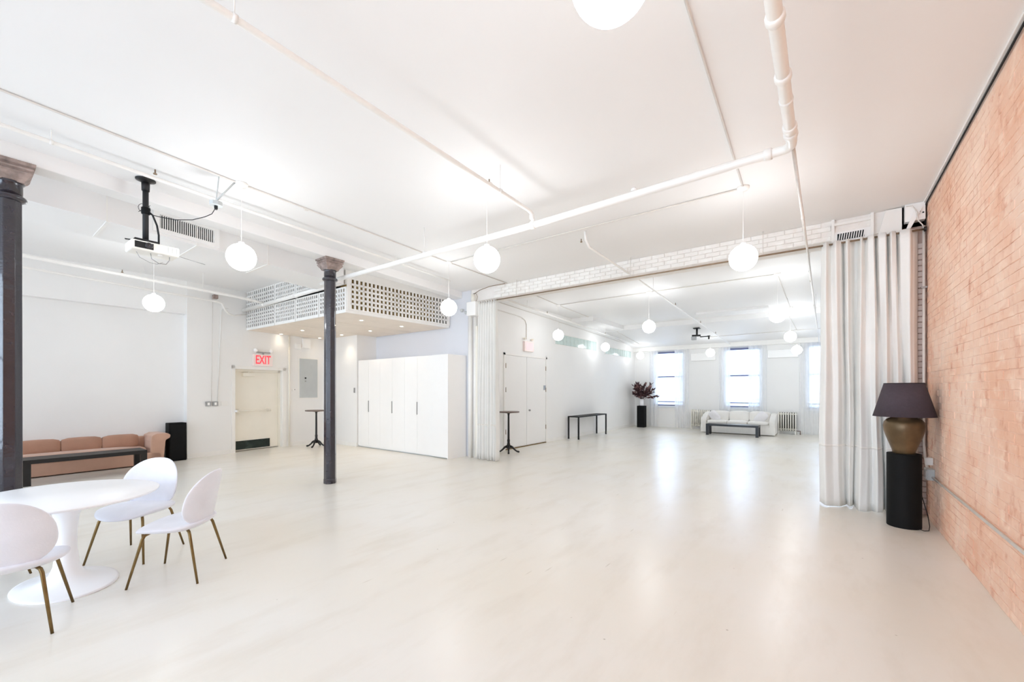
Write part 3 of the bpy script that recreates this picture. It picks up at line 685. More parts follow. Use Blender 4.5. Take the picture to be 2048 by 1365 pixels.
# electrical conduits
zc_ = ZC - .012
pipe_thing('ceiling_conduit', 'thin grey conduit feeding the left globe pendants across the ceiling', [(-4.8, YB, zc_), (-4.88, .2, zc_), (-5.04, 1.86, zc_), (-5.25, 5.17, zc_), (-5.3, 6.9, zc_)], .009, 'conduit', rings=[((-5.12, 2.6, zc_), 'y')])
pipe_thing('ceiling_conduit', 'thin conduit from top edge of the photo to the large right globe', [(-.56, YB, zc_), (-.60, 1.38, zc_), (-.72, 5.2, zc_)], .009, 'conduit')
pipe_thing('ceiling_conduit', 'thin conduit crossing the ceiling between large right globe and lattice end globe', [(-.72, 5.2, zc_), (-5.25, 5.17, zc_)], .008, 'conduit')
pipe_thing('ceiling_conduit', 'conduit across the first rear row of globes', [(-.73, 9.46, zc_), (-5.6, 9.5, zc_)], .009, 'conduit', hang=[])
pipe_thing('ceiling_conduit', 'conduit running back over the left rear globes', [(-5.36, 7.4, zc_), (-5.6, 9.5, zc_), (-5.9, 13.1, zc_ - .0), (-5.9, 13.95, zc_), (-5.9, 14.1, 3.56), (-5.85, 16.2, 3.29)], .012, 'conduit')
pipe_thing('ceiling_conduit', 'conduit running back over the right rear globes', [(-.73, 9.46, zc_), (-.75, 13.5, zc_), (-.78, 13.97, zc_), (-.8, 14.1, 3.56), (-.70, 15.7, 3.36)], .009, 'conduit', rings=[((-.74, 12.2, zc_), 'y')])
pipe_thing('ceiling_conduit', 'conduit crossing near the far windows', [(.9, 15.72, 3.35), (-.7, 15.7, 3.35), (-3.2, 15.8, 3.34)], .009, 'conduit')
# junction boxes hanging with the conduits
jb = thing('ceiling_box', 'octagonal white junction box with black plug on pipe near projector', 'junction box', W(432, 408, 4.36))
jl = root_loc(jb)
part('box_body', MB().lathe([(.05, -.02), (.06, -.02), (.06, .02), (.05, .02)], (0, 0, 0), 8), 'greym', jb, local=True)
part('plug', MB().lathe([(.012, -.06), (.016, -.05), (.016, -.02)], (0, 0, 0), 10), 'rubber', jb, True, local=True)
part('stem', MB().tube([(0, 0, .02), (0.02, .02, ZC - jl.z)], .006, 6), 'greym', jb, local=True)
single('ceiling_conduit', MB().tube([(jl.x, jl.y, jl.z + .03), (-5.04, 1.80, zc_)], .009, 8), 'greym', 'short conduit joining junction box to globe canopy', 'conduit', True)
single('power_cable', MB().tube([W(430, 418, 4.36), W(424, 428, 4.37), W(410, 434, 4.38), W(385, 440, 4.40), W(350, 440, 4.42), W(318, 434, 4.43), W(296, 428, 4.44)], .004, 6), 'rubber', 'thin black cable sagging from junction box to projector pole', 'cable', True)

# ------------------------------------------------------------------ projector and its mount
PX, PY = -5.77, 1.22
pm = thing('projector_mount', 'black ceiling pole mount holding the white projector', 'ceiling mount', (PX, PY, 3.06))
part('ceiling_plate', MB().lathe([(.004, 3.735 - 3.06), (.085, 3.735 - 3.06), (.085, 3.72 - 3.06), (.05, 3.71 - 3.06), (.03, 3.69 - 3.06)][::-1], (0, 0, 0), 24), 'black', pm, True, local=True)
part('collar', MB().lathe([(.034, .55), (.036, .64)], (0, 0, 0), 16), 'rubber', pm, True, local=True)
part('pole', MB().tube([(0, 0, .0), (0, 0, .64)], .026, 16), 'rubber', pm, True, local=True)
part('cable_tie', MB().lathe([(.028, .30), (.036, .305), (.036, .37), (.028, .375)], (0, 0, 0), 14), 'blackm', pm, True, local=True)
part('arm_plate', MB().cbox((0, 0, .01), (.14, .2, .015)).cbox((.03, .1, 0), (.02, .26, .008), .5).cbox((.03, -.06, 0), (.02, .22, .008), -.4), 'rubber', pm, local=True)
cbp = MB(); cbp.tube([(.02, .02, .33), (.035, .05, .30), (.04, .085, .2), (.04, .10, .1), (.04, .10, -.02)], .009, 8)
for a in (0, 1.6): cbp.tube([(.0, -.01 - .05 * math.sin(t) * 1.0, .36 + .05 * math.cos(t + a)) for t in [k * .5 for k in range(13)]], .0025, 5)
part('cable', cbp, 'rubber', pm, True, local=True)
pj = thing('projector', 'white ceiling projector with dark lens panel below the black pole', 'projector', (PX + .04, PY + .05, 2.93))
part('body', rbox((.25, .40, .10), .018, (0, 0, .055)), 'radi', pj, True, local=True)
part('lens_panel', MB().box(.120, .128, -.17, -.02, .025, .09), 'rubber', pj, local=True, bevel=.003)
part('lens', MB().lathe([(.03, 0), (.032, .02), (.024, .022), (.001, .014)], (0, 0, 0), 20), 'lens', pj, True, local=True).matrix_local = Matrix.Translation((.124, -.06, .058)) @ Matrix.Rotation(PI / 2, 4, 'Y')
part('top_vent', MB().box(-.05, .08, .06, .17, .10, .112), 'rubber', pj, local=True, bevel=.003)
part('side_slots', MB().box(.120, .1275, .10, .104, .03, .09).box(.120, .1275, .135, .139, .03, .09).box(.120, .1275, .17, .174, .03, .09), 'greym', pj, local=True)
part('foot', MB().lathe([(.02, -.0), (.022, .012)], (.05, .05, 0), 12), 'pipe', pj, True, local=True)
b = MB(); b.tube([(.02, -.14, .01), (.02, -.11, -.05), (.02, -.03, -.085), (.02, .03, -.09), (.02, .08, -.06)], .0025, 6); b.tube([(.05, -.03, .01), (.05, -.02, -.05), (.05, .04, -.085), (.05, .10, -.08), (.05, .13, -.03), (.05, .13, .01)], .004, 6)
b.tube([(.0, .2, .05), (-.0, .36, .028), (0, .47, .015)], .003, 6)
part('loose_cable', b, 'steel', pj, True, local=True)
# rear room projector mount
rm = thing('projector_mount', 'small black projector bracket on the far ceiling in front of the windows', 'ceiling mount', (-3.35, 14.55, 3.24))
part('ceiling_plate', MB().cbox((0, 0, .26), (.2, .2, .02)), 'black', rm, local=True)
part('pole', MB().tube([(0, 0, .02), (0, 0, .26)], .03, 12), 'black', rm, True, local=True)
part('bracket', MB().cbox((-.02, 0, .03), (.26, .1, .05), .3).cbox((.22, .0, -.02), (.24, .03, .03)), 'black', rm, local=True)
part('device', MB().cbox((-.08, -.05, -.06), (.14, .14, .11)), 'steel', rm, local=True, bevel=.01)
part('camera_head', MB().lathe([(.05, .0), (.02, -.03), (.025, -.10), (.005, -.12)][::-1], (.36, 0, -.0), 12), 'black', rm, True, local=True)

# ------------------------------------------------------------------ vents and ceiling bits
vg = thing('vent_grille', 'white framed wall grille with dark slots on the duct', 'vent', (dl_(1.83), 1.83, 3.46))
def dlq(y, z, o=0.0): return (dl_(y, o), y, z)
def dface(y0, y1, z0, z1, o0, o1): return skew(y0, y1, o0, o1, z0, z1, dl_)
fr = MB().hexa(dface(1.48, 2.22, 3.475, 3.525, .0, .03)).hexa(dface(1.48, 2.22, 3.695, 3.745, .0, .03)).hexa(dface(1.48, 1.545, 3.525, 3.695, .0, .03)).hexa(dface(2.155, 2.22, 3.525, 3.695, .0, .03))
part('frame', fr, 'lacquer', vg); part('dark_backing', MB().hexa(dface(1.54, 2.16, 3.52, 3.70, .0, .004)), 'dark', vg)
for k in range(26):
    y = 1.553 + k * .0236
    part('vane', MB().hexa(dface(y, y + .010, 3.525, 3.695, .004, .018)), 'lacquer', vg)
smd = thing('smoke_detector', 'small white disc detector on the ceiling left of the bend', 'detector', W(1268, 376, 4.62))
part('base', MB().lathe([(.03, 0), (.034, .02), (.02, .035)][::-1], (0, 0, 0), 18), 'lacquer', smd, True, local=True)
part('sensor', MB().lathe([(.01, -.012), (.012, .004)], (0.02, 0, 0), 10), 'rubber', smd, True, local=True)
smd.location.z = ZC - .035

# bulkhead equipment at the right: grille box, cover panel, white bracket
vb = thing('vent_box', 'small vent with dark slots set in the bulkhead above the curtain', 'vent', (.28, YP + .02, 3.42))
part('frame', MB().box(.07, .10, YP - .01, YP + .04, 3.40, ZC).box(.46, .49, YP - .01, YP + .04, 3.40, ZC).box(.07, .49, YP - .005, YP + .04, 3.65, 3.68), 'trimp', vb)
part('face', MB().box(.10, .46, YP + .0, YP + .04, 3.42, 3.56), 'wall', vb)
part('slot_recess', MB().box(.13, .40, YP - .004, YP + .0, 3.45, 3.535), 'dark', vb)
for k in range(11):
    x = .14 + k * .0245; part('louvre', MB().hexa([(x, YP - .012, 3.45), (x + .010, YP - .012, 3.45), (x + .010, YP - .003, 3.45), (x, YP - .003, 3.45), (x + .012, YP - .012, 3.535), (x + .022, YP - .012, 3.535), (x + .022, YP - .003, 3.535), (x + .012, YP - .003, 3.535)]), 'wall', vb)
cp = single('cover_panel', MB().hexa([(.52, YP - .02, 3.38), (.75, YP - .02, 3.38), (.75, YP + .04, 3.38), (.52, YP + .04, 3.38), (.60, YP - .02, ZC - .01), (.75, YP - .02, ZC - .01), (.75, YP + .04, ZC - .01), (.60, YP + .04, ZC - .01)]), 'trimp', 'pale cover panel beside the bulkhead vent', 'cover panel', bevel=.006)
bx_ = thing('corner_bracket', 'white metal corner bracket box where brick meets bulkhead', 'bracket', (.87, YP - .1, 3.5))
part('plate', MB().box(.77, .95, YP - .06, YP + .035, 3.52, ZC - .002), 'lacquer', bx_, bevel=.004)
part('gusset', MB().hexa([(.78, YP - .09, 3.43), (.82, YP - .09, 3.43), (.82, YP + .03, 3.43), (.78, YP + .03, 3.43), (.86, YP - .09, 3.66), (.92, YP - .09, 3.66), (.92, YP + .03, 3.66), (.86, YP + .03, 3.66)]), 'lacquer', bx_)
part('bolt_hole', MB().tube([(.90, YP - .063, 3.62), (.90, YP - .055, 3.62)], .009, 8).tube([(.93, YP - .063, 3.60), (.93, YP - .055, 3.60)], .009, 8), 'dark', bx_)
part('cable', MB().tube([(.78, YP - .08, 3.70), (.83, YP - .1, 3.69), (.87, YP - .11, 3.60), (.88, YP - .11, 3.50), (.92, YP - .10, 3.44), (.935, YP - .08, 3.38)], .006, 8), 'conduit', bx_, True)

# ------------------------------------------------------------------ curtains, rod
ROD = 3.385; YR = 6.82
rod = thing('curtain_rod', 'thin bronze curtain rod spanning the room', 'curtain rod', (-2.6, YR, ROD))
part('rod', MB().tube([(-6.01, YR, ROD), (.95, YR, ROD)], .012, 10), 'bronze', rod, True)
for x in (-5.0, -2.62, -.7): part('hanger', MB().tube([(x, YR, ROD), (x, YR, 3.58), (x, YR + .02, ZC)], .006, 6), 'conduit', rod, True)
part('end_bracket', MB().lathe([(.03, 0), (.03, .02)], (0, 0, 0), 12), 'black', rod, local=True).matrix_local = Matrix.Translation((3.53, 0, 0)) @ Matrix.Rotation(PI / 2, 4, 'Y')
def curtain(name, lab, prof_top, prof_bot, z0, z1, m, band=None, nz=30, pinch=.55, seed=1, sub=6, dep=1.0):
    """prof: list of (x, dy) fold points, top and bottom share the count"""
    def smooth(pr):
        out = []
        for i in range(len(pr) - 1):
            a, c = pr[i], pr[i + 1]
            for k in range(sub):
                t = k / sub; e = (1 - math.cos(PI * t)) / 2; out.append((a[0] + (c[0] - a[0]) * (t * .55 + e * .45), a[1] + (c[1] - a[1]) * e))
        out.append(pr[-1]); return out
    T, B = smooth(prof_top), smooth(prof_bot); n = len(T) - 1; rnd = random.Random(seed)
    ph = [rnd.uniform(0, 6) for _ in range(4)]
    def fn(u, v, off=0.0):
        i = min(int(u * n + .5), n); z = z0 + (z1 - z0) * v; k = v ** 1.3
        x = B[i][0] * (1 - k) + T[i][0] * k; dy = B[i][1] * (1 - k) + T[i][1] * k
        pin = 1 - pinch * math.exp(-((1 - v) * (z1 - z0) / .12))
        dy *= dep; x += .008 * math.sin(3.1 * z + ph[0] + 9 * u) * (1 - v); dy = dy * pin + .008 * math.sin(2.3 * z + ph[1] + 14 * u) * (1 - v)
        zz = z + (.012 * math.sin(20 * u + ph[2]) if v == 0 else 0)
        return (x, YR + dy + off, zz if v > 0 else max(.006, zz))
    xm = (prof_top[0][0] + prof_top[-1][0]) / 2
    t = thing(name, lab, 'curtain', (xm, YR, z0))
    c = part('cloth', MB().surf(fn, n, nz), m, t, True)
    s = c.modifiers.new('solid', 'SOLIDIFY'); s.thickness = .004; s.offset = 0
    if band:
        bz0, bz1 = band
        g = MB().surf(lambda u, v: (lambda p: (p[0], p[1] - .006, bz0 + (bz1 - bz0) * v))(fn(u, (bz0 - z0) / (z1 - z0))), n, 1)
        o = part('stitched_band', g, 'band', t, True); s = o.modifiers.new('solid', 'SOLIDIFY'); s.thickness = .002; s.offset = 0
    return t
def X_(px): return onY(px, 700, YR)[0]
ft = [(1643, .02), (1652, -.06), (1662, .03), (1671, -.06), (1681, -.02), (1686, .09), (1694, -.05), (1701, .0), (1710, .10), (1716, .10), (1722, -.04), (1731, .05), (1737, -.03), (1746, -.05), (1752, .09), (1757, -.05), (1770, -.06), (1776, .08), (1781, -.06), (1790, -.03), (1795, .08), (1800, -.03), (1818, -.05), (1827, .02), (1838, .08)]
fb = [(1638, .03), (1650, -.07), (1668, -.03), (1678, -.02), (1688, .05), (1694, .10), (1700, -.02), (1706, .02), (1709, .09), (1712, .04), (1718, -.10), (1732, -.09), (1744, -.03), (1752, -.10), (1762, -.08), (1768, .05), (1772, -.07), (1784, -.09), (1790, .06), (1796, -.05), (1806, -.09), (1812, .08), (1818, -.05), (1826, -.06), (1838, .04)]
curtain('curtain', 'tall grey white curtain hanging at the right beside the brick wall', [(X_(p), d) for p, d in ft], [(X_(p), d) for p, d in fb], .012, 3.41, 'curtain', (.77, .80), seed=3, pinch=.3, dep=1.35)
n = 15; L0, L1 = -6.0, -5.50
curtain('curtain', 'narrow bunched white curtain beside the wardrobe', [(L0 + (L1 - L0) * i / n, .055 * (-1) ** i) for i in range(n + 1)], [(-6.04 + .58 * i / n, .085 * (-1) ** i + .02 * math.sin(i * 2)) for i in range(n + 1)], .012, 3.40, 'curtain', (.74, .77), seed=5, pinch=.2)
# sheer curtains at the far windows
def sheer(xa, xb, lab, seed, za=3.12, swag=0.0):
    rnd = random.Random(seed); n = max(5, int((xb - xa) / .06)); Yc = YF - .10
    def fn(u, v):
        z = .02 + (za - .02) * v; sp = 1 + swag * (1 - v) ** 2
        x = (xa + xb) / 2 + (u - .5) * (xb - xa) * sp; return (x, Yc + .03 * math.sin(u * n * PI + 1.2 * math.sin(seed + z * .5)) , z)
    t = thing('sheer_curtain', lab, 'curtain', ((xa + xb) / 2, Yc, .02))
    part('voile', MB().surf(fn, n * 6, 12), 'sheer', t, True)
    part('heading_tape', MB().box(xa, xb, Yc - .035, Yc + .035, za - .02, za + .02), 'lacquer', t)
sheer(-5.72, -5.36, 'white sheer curtain left of the leftmost far window', 1)
sheer(-4.72, -4.18, 'white sheer curtain right of the leftmost far window', 2)
sheer(-3.14, -2.76, 'white sheer curtain left of the window above the sofa', 3)
sheer(-2.18, -1.62, 'white sheer curtain right of the window above the sofa', 4)
sheer(-.70, -.12, 'white sheer curtain left of the window by the grey curtain', 5)
sheer(.42, .90, 'white sheer curtain at the right end of the far wall', 6)
# wall mounted units between far windows
for x0, x1, lab in ((-4.12, -3.25, 'white boxed unit on the far wall left of the middle window'), (-1.6, -.72, 'white boxed unit on the far wall right of the middle window')):
    single('wall_unit', rbox((x1 - x0, .10, .28), .012, ((x0 + x1) / 2, YF - .05, 2.74)), 'lacquer', lab, 'wall unit')

# ------------------------------------------------------------------ equipment at the wardrobe end: riser pipes and junction box
rs = thing('riser_pipe', 'white vertical riser pipe between wardrobe and bunched curtain', 'pipe', (-6.30, 6.86, 0))
part('pipe_run', MB().tube([(-6.30, 6.87, 0), (-6.30, 6.87, 3.12)], .05, 16), 'pipe', rs, True)
part('pipe_run', MB().tube([(-6.17, 6.89, 0), (-6.17, 6.89, 3.1)], .04, 16), 'pipe', rs, True)
part('cover_strip', MB().box(-6.135, -6.09, 6.86, 6.90, .02, 2.9), 'cream', rs)
jb2 = thing('junction_box', 'white junction box above the riser pipes left of the curtain', 'junction box', (-6.14, 6.82, 3.12))
part('box_body', rbox((.26, .16, .30), .01, (-6.175, 6.83, 3.27)), 'lacquer', jb2, True)
part('top_duct', MB().tube([(-6.2, 6.85, 3.42), (-6.2, 6.85, 3.60)], .04, 12), 'cream', jb2, True)
part('loop_cable', MB().tube([(-6.2, 6.86, 3.62), (-6.1, 6.84, 3.60), (-6.04, 6.82, 3.52), (-6.05, 6.80, 3.44), (-6.08, 6.80, 3.42)], .005, 6).tube([(-6.2, 6.86, 3.60), (-6.0, 6.84, 3.66), (-5.7, 6.83, 3.70), (-5.3, 6.84, 3.70)], .007, 6), 'bronze', jb2, True)
lp = thing('spot_lamp', 'small white twin emergency lamp above the wardrobe right end', 'lamp', (-6.5, 6.93, 3.25))
part('bracket', MB().box(-6.42, -6.30, 6.90, 6.95, 3.22, 3.24), 'pipe', lp)
for dx in (0, .12): part('lamp_head', MB().lathe([(.02, -.03), (.045, .03), (.04, .035), (.002, .03)], (-6.56 + dx, 6.87, 3.28 - dx * .5), 14), 'greym', lp, True)

# ------------------------------------------------------------------ left wall fittings
def lwbox(y0, y1, z0, z1, d, o=0.0): return MB().hexa(wl(y0, y1, z0, z1, d, o))
pn = thing('electric_panel', 'grey steel electric panel door on the wall by the exit', 'electric panel', lw(5.9, 1.27))
part('frame', lwbox(5.59, 6.21, 1.24, 2.39, .012), 'trimp', pn)
part('panel_door', lwbox(5.63, 6.17, 1.28, 2.35, .022), 'greym', pn, bevel=.004)
part('latch', lwbox(5.78, 5.82, 1.80, 1.84, .034, .022), 'rubber', pn); part('latch', lwbox(5.78, 5.82, 1.72, 1.75, .03, .022), 'steel', pn)
th = thing('thermostat', 'small white thermostat left of the grey panel', 'thermostat', lw(5.47, 1.46))
part('body', lwbox(5.42, 5.52, 1.47, 1.53, .03), 'lacquer', th, bevel=.004); part('dial', lwbox(5.475, 5.495, 1.495, 1.512, .034, .03), 'rubber', th)
es = thing('exit_sign', 'white exit sign with red letters above the cream door', 'exit sign', lw(4.66, 2.08))
part('housing', lwbox(4.40, 4.88, 2.09, 2.38, .05), 'sign', es, bevel=.006)
ang = PI / 2 + math.atan(TIL)
rm3 = Matrix.Rotation(ang, 4, 'Z') @ Matrix.Rotation(PI / 2, 4, 'X')
lp_ = Vector(lw(4.64, 2.235, .052)) - root_loc(es)
text_mesh('lettering', 'EXIT', .30, 'red', es, lp_, rm3, .62)
for y in (4.46, 4.84):
    part('lamp_head', MB().sphere(lw(y, 2.48, .05), .05, 14, 8), 'lacquer', es, True)
part('lamp_bar', MB().tube([lw(4.48, 2.43, .04), lw(4.82, 2.43, .04)], .012, 8).tube([lw(4.65, 2.38, .03), lw(4.65, 2.44, .03)], .02, 8), 'steel', es, True)
sw = thing('switch_plate', 'steel double switch plate at the foot of the conduits', 'switch', lw(3.53, 1.12))
for y in (3.44, 3.58): 
    p_ = part('plate', lwbox(y - .06, y + .055, 1.13, 1.23, .03), 'steel', sw, bevel=.003)
    part('rocker', lwbox(y - .025, y + .02, 1.15, 1.21, .036, .03), 'lacquer', p_)
single('blank_plate', lwbox(3.70, 3.84, 1.13, 1.23, .012), 'trimp', 'pale blank plate beside the steel switches', 'wall plate', bevel=.003)
single('wall_plate', MB().cbox(onX(1089, 776, XL2 + .012), (.014, .11, .13)), 'steel', 'steel control plate right of the double door', 'switch', bevel=.003)
single('wall_plate', MB().box(-9.99, -9.94, 6.345, 6.36, 1.42, 1.55), 'steel', 'small dark control plate left of the wardrobe', 'switch', bevel=.003)
cmb = thing('wall_camera', 'small dark box camera high on the left wall with wires', 'camera', lw(3.55, 3.56))
part('body', lwbox(3.50, 3.60, 3.56, 3.65, .14, .04), 'brassy', cmb, bevel=.01); part('bracket', lwbox(3.53, 3.57, 3.59, 3.62, .05, 0), 'steel', cmb)
single('wall_conduit', MB().tube([lw(3.52, 3.56, .03), lw(3.50, 1.23, .012)], .006, 6), 'conduit', 'thin grey wire dropping from wall camera to switches', 'conduit', True)
single('wall_conduit', MB().tube([lw(3.85, 3.4, .012), lw(3.75, 3.40, .012), lw(3.70, 3.34, .012), lw(3.62, 1.23, .012)], .008, 8), 'wall', 'white painted conduit with a bend beside the thin wire', 'conduit', True)
single('wall_conduit', MB().tube([lw(5.33, 0, .03), lw(5.33, 2.93, .03)], .022, 10), 'cream', 'cream vertical pipe between exit door and panel', 'pipe', True)
single('wall_box', lwbox(5.50, 5.66, 2.60, 2.74, .05), 'lacquer', 'small white box high left of the grey panel', 'wall box', bevel=.004)
single('wall_box', lwbox(5.70, 5.93, 2.64, 2.90, .07), 'lacquer', 'larger white box high above the grey panel', 'wall box', bevel=.004)
# rear exit sign on the rear left wall
e2 = thing('exit_sign', 'faded pink sign box on conduit above the double door', 'exit sign', (XL2, 9.1, 2.5))
part('housing', MB().box(XL2, XL2 + .06, 8.97, 9.40, 2.52, 2.78), 'sign', e2, bevel=.004)
part('sign_face', MB().box(XL2 + .06, XL2 + .064, 9.03, 9.36, 2.55, 2.75), 'pink', e2)
for y in (8.98, 9.34): part('lamp_head', MB().lathe([(.02, -.02), (.05, .03), (.045, .035), (.002, .03)], (XL2 + .05, y, 2.83), 12), 'cream', e2, True)
q = [onX(998, 621, XL2 + .012), onX(1035, 632, XL2 + .012), onX(1043, 635, XL2 + .012), onX(1050, 641, XL2 + .012), onX(1053, 650, XL2 + .012), onX(1053, 679, XL2 + .012)]
single('wall_conduit', MB().tube([(q[0][0], 7.16, q[0][2] + .02)] + q, .012, 8), 'conduit', 'bent conduit feeding the pink sign box', 'conduit', True)
single('wall_conduit', MB().tube([(XL2 + .012, 7.2, 3.66), (XL2 + .012, 16.9, 3.30)], .010, 8), 'conduit', 'straight conduit high along the rear left wall', 'conduit', True)

# ------------------------------------------------------------------ right side: conduits on the brick wall
cr = thing('wall_conduit', 'grey vertical conduit in the corner of the brick wall curving to outlets', 'conduit', (.93, 6.86, .4))
part('pipe_run', MB().tube([(.935, 6.87, 3.44), (.935, 6.87, .85), (.94, 6.84, .72), (.945, 6.76, .62), (.945, 6.66, .58)], .014, 10), 'conduit', cr, True)
part('pipe_run', MB().tube([(.955, 6.90, 3.44), (.955, 6.90, .7)], .008, 8), 'brassy', cr, True)
part('strap', MB().box(.91, .965, 6.85, 6.89, 2.70, 2.72).box(.91, .965, 6.85, 6.89, 1.5, 1.52), 'steel', cr)
ob_ = thing('outlet_box', 'grey metal outlet box with small white plug on the brick wall', 'outlet', (.93, 6.5, .48))
part('box_body', MB().box(.90, .965, 6.44, 6.60, .50, .62), 'greym', ob_, bevel=.004)
part('plug', MB().box(.90, .96, 6.50, 6.58, .66, .74), 'lacquer', ob_, bevel=.004)
part('outlet_face', MB().box(.893, .90, 6.46, 6.58, .52, .60), 'steel', ob_)
single('wall_conduit', MB().tube([(.945, 6.44, .535), (.945, YB, .52)], .011, 10), 'conduit', 'pinkish conduit running low along the brick wall', 'conduit', True)
single('lamp_cord', MB().tube([(.80, 6.40, .78), (.84, 6.52, .6), (.86, 6.56, .48), (.87, 6.50, .3), (.90, 6.38, .12), (.90, 6.28, .03), (.88, 6.18, .008), (.84, 6.14, .008), (.80, 6.14, .02)], .004, 6), 'rubber', 'thin dark cord looping behind the black pedestal', 'cord', True)

# ------------------------------------------------------------------ floor-standing lamp group
PLX, PLY = .695, 6.27
single('pedestal', MB().lathe([(.142, 0), (.145, .004), (.145, .796), (.142, .80)], (PLX, PLY, 0), 40), 'blackm', 'tall round black pedestal under the bronze jar lamp', 'pedestal', True, loc=(PLX, PLY, 0)).modifiers.new('es', 'EDGE_SPLIT')
lm = thing('table_lamp', 'bronze jar lamp with plum black shade on black pedestal', 'table lamp', (PLX, PLY, .80))
part('base_jar', MB().lathe([(.092, 0), (.095, .01), (.098, .03), (.122, .10), (.150, .18), (.170, .25), (.176, .30), (.168, .345), (.145, .375), (.115, .39), (.10, .40), (.098, .42), (.03, .425)], (0, 0, 0), 40), 'jar', lm, True, local=True)
part('lamp_shade', MB().lathe([(.264, .405), (.168, .77), (.162, .77), (.258, .405)], (0, 0, 0), 48, closed=True), 'shade', lm, True, local=True)
part('shade_ring', MB().lathe([(.165, .766), (.170, .766), (.170, .774), (.165, .774)], (0, 0, 0), 40, closed=True).tube([(-.166, 0, .76), (.166, 0, .76)], .003, 6), 'black', lm, True, local=True)
part('stem', MB().tube([(0, 0, .42), (0, 0, .72)], .012, 10), 'bronze', lm, True, local=True)

# ------------------------------------------------------------------ tulip table
tb = thing('tulip_table', 'white oval tulip table with flared pedestal base', 'table', (-4.68, .52, 0), .12)
part('tabletop', MB().lathe([(.92, .678), (.98, .682), (1.0, .692), (1.0, .698), (.99, .702), (.001, .702)], (.05, -.03, 0), 96, .60, .555), 'tulip', tb, True, local=True)
pf = [(.385, 0), (.388, .008), (.36, .014), (.28, .022), (.20, .034), (.135, .055), (.095, .09), (.073, .15), (.062, .25), (.059, .34), (.062, .42), (.07, .52), (.088, .60), (.115, .65), (.15, .678), (.001, .679)]
b = MB(); base = len(b.v); nn = 64
for r, z in pf:
    k = min(1, max(0, (r - .1) / .28))
    for a in range(nn):
        an = 2 * PI * a / nn; b.v.append((r * math.cos(an), r * (1 - .26 * k) * math.sin(an), z))
for i in range(len(pf) - 1):
    for a in range(nn): q_ = (a + 1) % nn; b.f.append((i * nn + a, i * nn + q_, (i + 1) * nn + q_, (i + 1) * nn + a))
b.f.append(tuple(range(nn))[::-1])
part('base', b, 'tulip', tb, True, local=True)

# ------------------------------------------------------------------ shell chairs
def make_chair(lab):
    t = thing('shell_chair', lab, 'chair', (0, 0, 0), 0)      # faces +Y
    def pillow(outline, surf, th, nu=48, nr=12):
        mb = MB(); rings = []
        for side in (1, -1):
            for i in range(nr + 1):
                u = math.sin(PI / 2 * i / nr)
                for k in range(nu):
                    an = 2 * PI * k / nu; a, c = outline(an); a *= u; c *= u
                    mb.v.append(surf(a, c, side * th * (max(0, 1 - u ** 4)) ** .5))
        for s_ in (0, 1):
            o = s_ * (nr + 1) * nu
            for i in range(nr):
                for k in range(nu):
                    q = (k + 1) % nu; f = (o + i * nu + k, o + i * nu + q, o + (i + 1) * nu + q, o + (i + 1) * nu + k); mb.f.append(f)
        bm = bmesh.new(); me = bpy.data.meshes.new('t'); me.from_pydata(mb.v, [], mb.f); bm.from_mesh(me)
        bmesh.ops.remove_doubles(bm, verts=bm.verts, dist=1e-4); bm.verts.index_update()
        r = MB().add([tuple(v.co) for v in bm.verts], [tuple(v.index for v in f.verts) for f in bm.faces]); bm.free(); return r
    # seat: egg outline, rear and sides curl up, front rolls down
    def so(an):
        c, s = math.cos(an), math.sin(an); w_ = .275 * (1 - .10 * s)
        return (w_ * math.copysign(abs(c) ** .86, c), .245 * math.copysign(abs(s) ** .9, s))
    def ss(a, c, t_):
        z = .425 + .9 * max(0, -c - .06) ** 2 * 1.1 - .5 * max(0, c - .10) ** 2 * 2 + .35 * a * a * (1 if c < .1 else 1 - (c - .1) * 5) - .02
        return (a, c + .02, z + t_)
    part('seat', pillow(so, ss, .033), 'velvet', t, True, local=True)
    def bo(an):
        c, s = math.cos(an), math.sin(an); w_ = .25 * (1 - .10 * s)
        return (w_ * math.copysign(abs(c) ** .82, c), .215 * math.copysign(abs(s) ** .88, s))
    def bs(a, c, t_):
        lean = -.215 - .20 * c - .25 * c * c
        return (a, lean + 1.15 * a * a + t_, .625 + c)
    part('backrest', pillow(bo, bs, .026), 'velvet', t, True, local=True)
    for sx in (-1, 1):
        part('leg', MB().tube([(sx * .150, .13, .388), (sx * .172, .155, .375), (sx * .182, .165, .35), (sx * .245, .235, 0)], [.011, .011, .011, .008], 10), 'brass', t, True, local=True)
        part('leg', MB().tube([(sx * .150, -.12, .398), (sx * .175, -.145, .385), (sx * .185, -.155, .36), (sx * .245, -.235, 0)], [.011, .011, .011, .008], 10), 'brass', t, True, local=True)
    part('under_frame', MB().tube([(-.15, .13, .388), (.15, .13, .388)], .011, 8).tube([(-.15, -.12, .398), (.15, -.12, .398)], .011, 8).tube([(-.12, .13, .388), (-.12, -.12, .398)], .009, 8).tube([(.12, .13, .388), (.12, -.12, .398)], .009, 8), 'brass', t, True, local=True)
    return t
def face(dx, dy): return math.atan2(dy, dx) - PI / 2
ch = make_chair('pale velvet shell chair standing alone right of the white table, seen from its side')
ch.location = (-4.22, 1.11, 0); ch.rotation_euler = (0, 0, face(-.33, -.385))
ch['group'] = 'shell chairs around the white table'
copy_tree(ch, (-5.02, 1.0, 0), face(.64, -.77), 'pale velvet shell chair behind the white table facing the viewer')
copy_tree(ch, (-4.10, .20, 0), face(-.95, .30), 'pale velvet shell chair in the left foreground seen from behind')
copy_tree(ch, (-5.23, .04, 0), face(.8, .6), 'shell chair beyond the left edge, only one brass leg tip visible')

